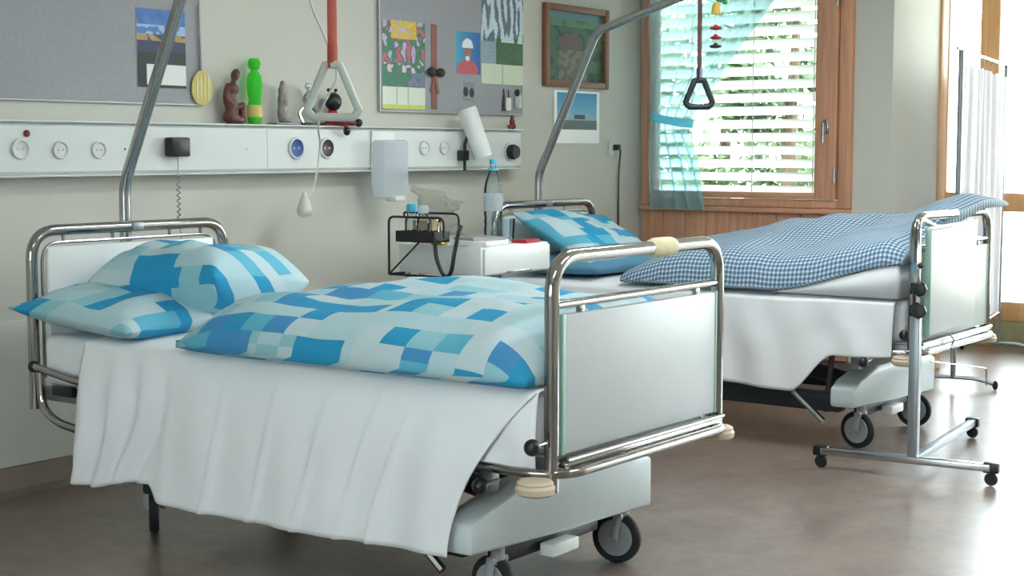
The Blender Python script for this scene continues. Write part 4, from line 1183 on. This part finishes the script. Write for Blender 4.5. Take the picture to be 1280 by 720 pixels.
# ------------------------------------------------------------------ curtain
def curt(u, v):
    # v 0 top .. 1 bottom ; u 0 left (Y high) .. 1 right
    z = 2.45 + (.93 - 2.45) * v
    yl = 4.645
    yr = interp([(0, 3.62), (.22, 3.86), (.45, 4.16), (.60, 4.33), (.675, 4.39), (.72, 4.39), (.80, 4.34), (1, 4.27)], v)
    y = yl + (yr - yl) * u
    gather = 1 - math.exp(-((v - .69) / .09) ** 2)
    x = 7.685 - (.028 + .01 * gather) * math.sin(u * 27 + 2.5 * math.sin(v * 3)) - .012 * noise.noise((u * 6, v * 5, 0)) - .03 * u * (1 - gather)
    return (x, y, z)
grid_cloth('sheer_curtain', 160, 60, curt, 'sheer', 'sheer light blue curtain tied back at the left of the window', 'curtain', 0)
single('curtain_tieback', B().tube(fillet([(7.70, 4.66, 1.475), (7.63, 4.60, 1.46), (7.61, 4.40, 1.425), (7.66, 4.355, 1.42)], .05), .024, 8, flat=(.35, 1)), 'sheerband', 'light blue fabric tieback round the sheer curtain', 'tieback')
single('curtain_rail', B().box(7.66, 7.70, 3.45, 4.77, 2.45, 2.475, .004), 'white', 'white curtain rail above the wooden window', 'rail')

# ------------------------------------------------------------------ folding screen
A = Vector((7.93, 2.895)); Bp = Vector((9.52, 3.19))
t = thing('folding_screen', ((A.x + Bp.x) / 2, (A.y + Bp.y) / 2, 0), 'white cloth privacy screen on a metal frame before the bay', 'screen')
dirv = (Bp - A); Ls = dirv.length; dirv.normalize(); nrm = Vector((-dirv.y, dirv.x))
def q(s, z, off=0): return Vector((A.x + dirv.x * s + nrm.x * off, A.y + dirv.y * s + nrm.y * off, z))
obj('screen_post', B().tube([q(0, .05), q(0, 1.80)], .014, 10), 'greypaint', t)
obj('screen_post', B().tube([q(Ls, .05), q(Ls, 1.80)], .011, 10), 'greypaint', t)
obj('top_rod', B().tube(fillet([q(-.12, 1.80), q(Ls, 1.80)], .01), .009, 10), 'chrome', t)
obj('bottom_rod', B().tube([q(0, .25), q(Ls, .25)], .009, 10), 'chrome', t)
for s in (0, Ls):
    obj('screen_foot', B().tube(fillet([q(s, .03, -.22), q(s, .055, -.12), q(s, .055, .12), q(s, .03, .22)], .04), .011, 8), 'greypaint', t)
    for f in (-.22, .22):
        obj('foot_caster', B().ball(q(s, .025, f), (.016, .016, .025), 10), 'rubber', t)
V = []; Fc = []
nu, nv = 110, 12
for i in range(nu + 1):
    for j in range(nv + 1):
        s = .05 + (Ls - .08) * i / nu; zz = 1.735 + (.27 - 1.735) * j / nv
        zz -= .012 * abs(math.sin(i / nu * 24)) if j == 0 else 0
        V.append(q(s, zz, .014 * math.sin(i / nu * 75) + .01 * math.sin(i / nu * 31 + j * .2)))
for i in range(nu):
    for j in range(nv):
        a = i * (nv + 1) + j; Fc.append((a, a + 1, a + nv + 2, a + nv + 1))
o = raw('screen_cloth', V, Fc, 'screen'); o.data.transform(WM[t.name].inverted()); o.parent = t
for k in range(9):
    s = .06 + (Ls - .1) * k / 8
    obj('cloth_ring', B().tube([q(s, 1.80 + .014 * math.sin(a) - .006, .014 * math.cos(a)) for a in [i * math.pi / 6 for i in range(12)]], .002, 5, closed=True).tube([q(s, 1.78), q(s, 1.735)], .002, 5), 'steel', t)
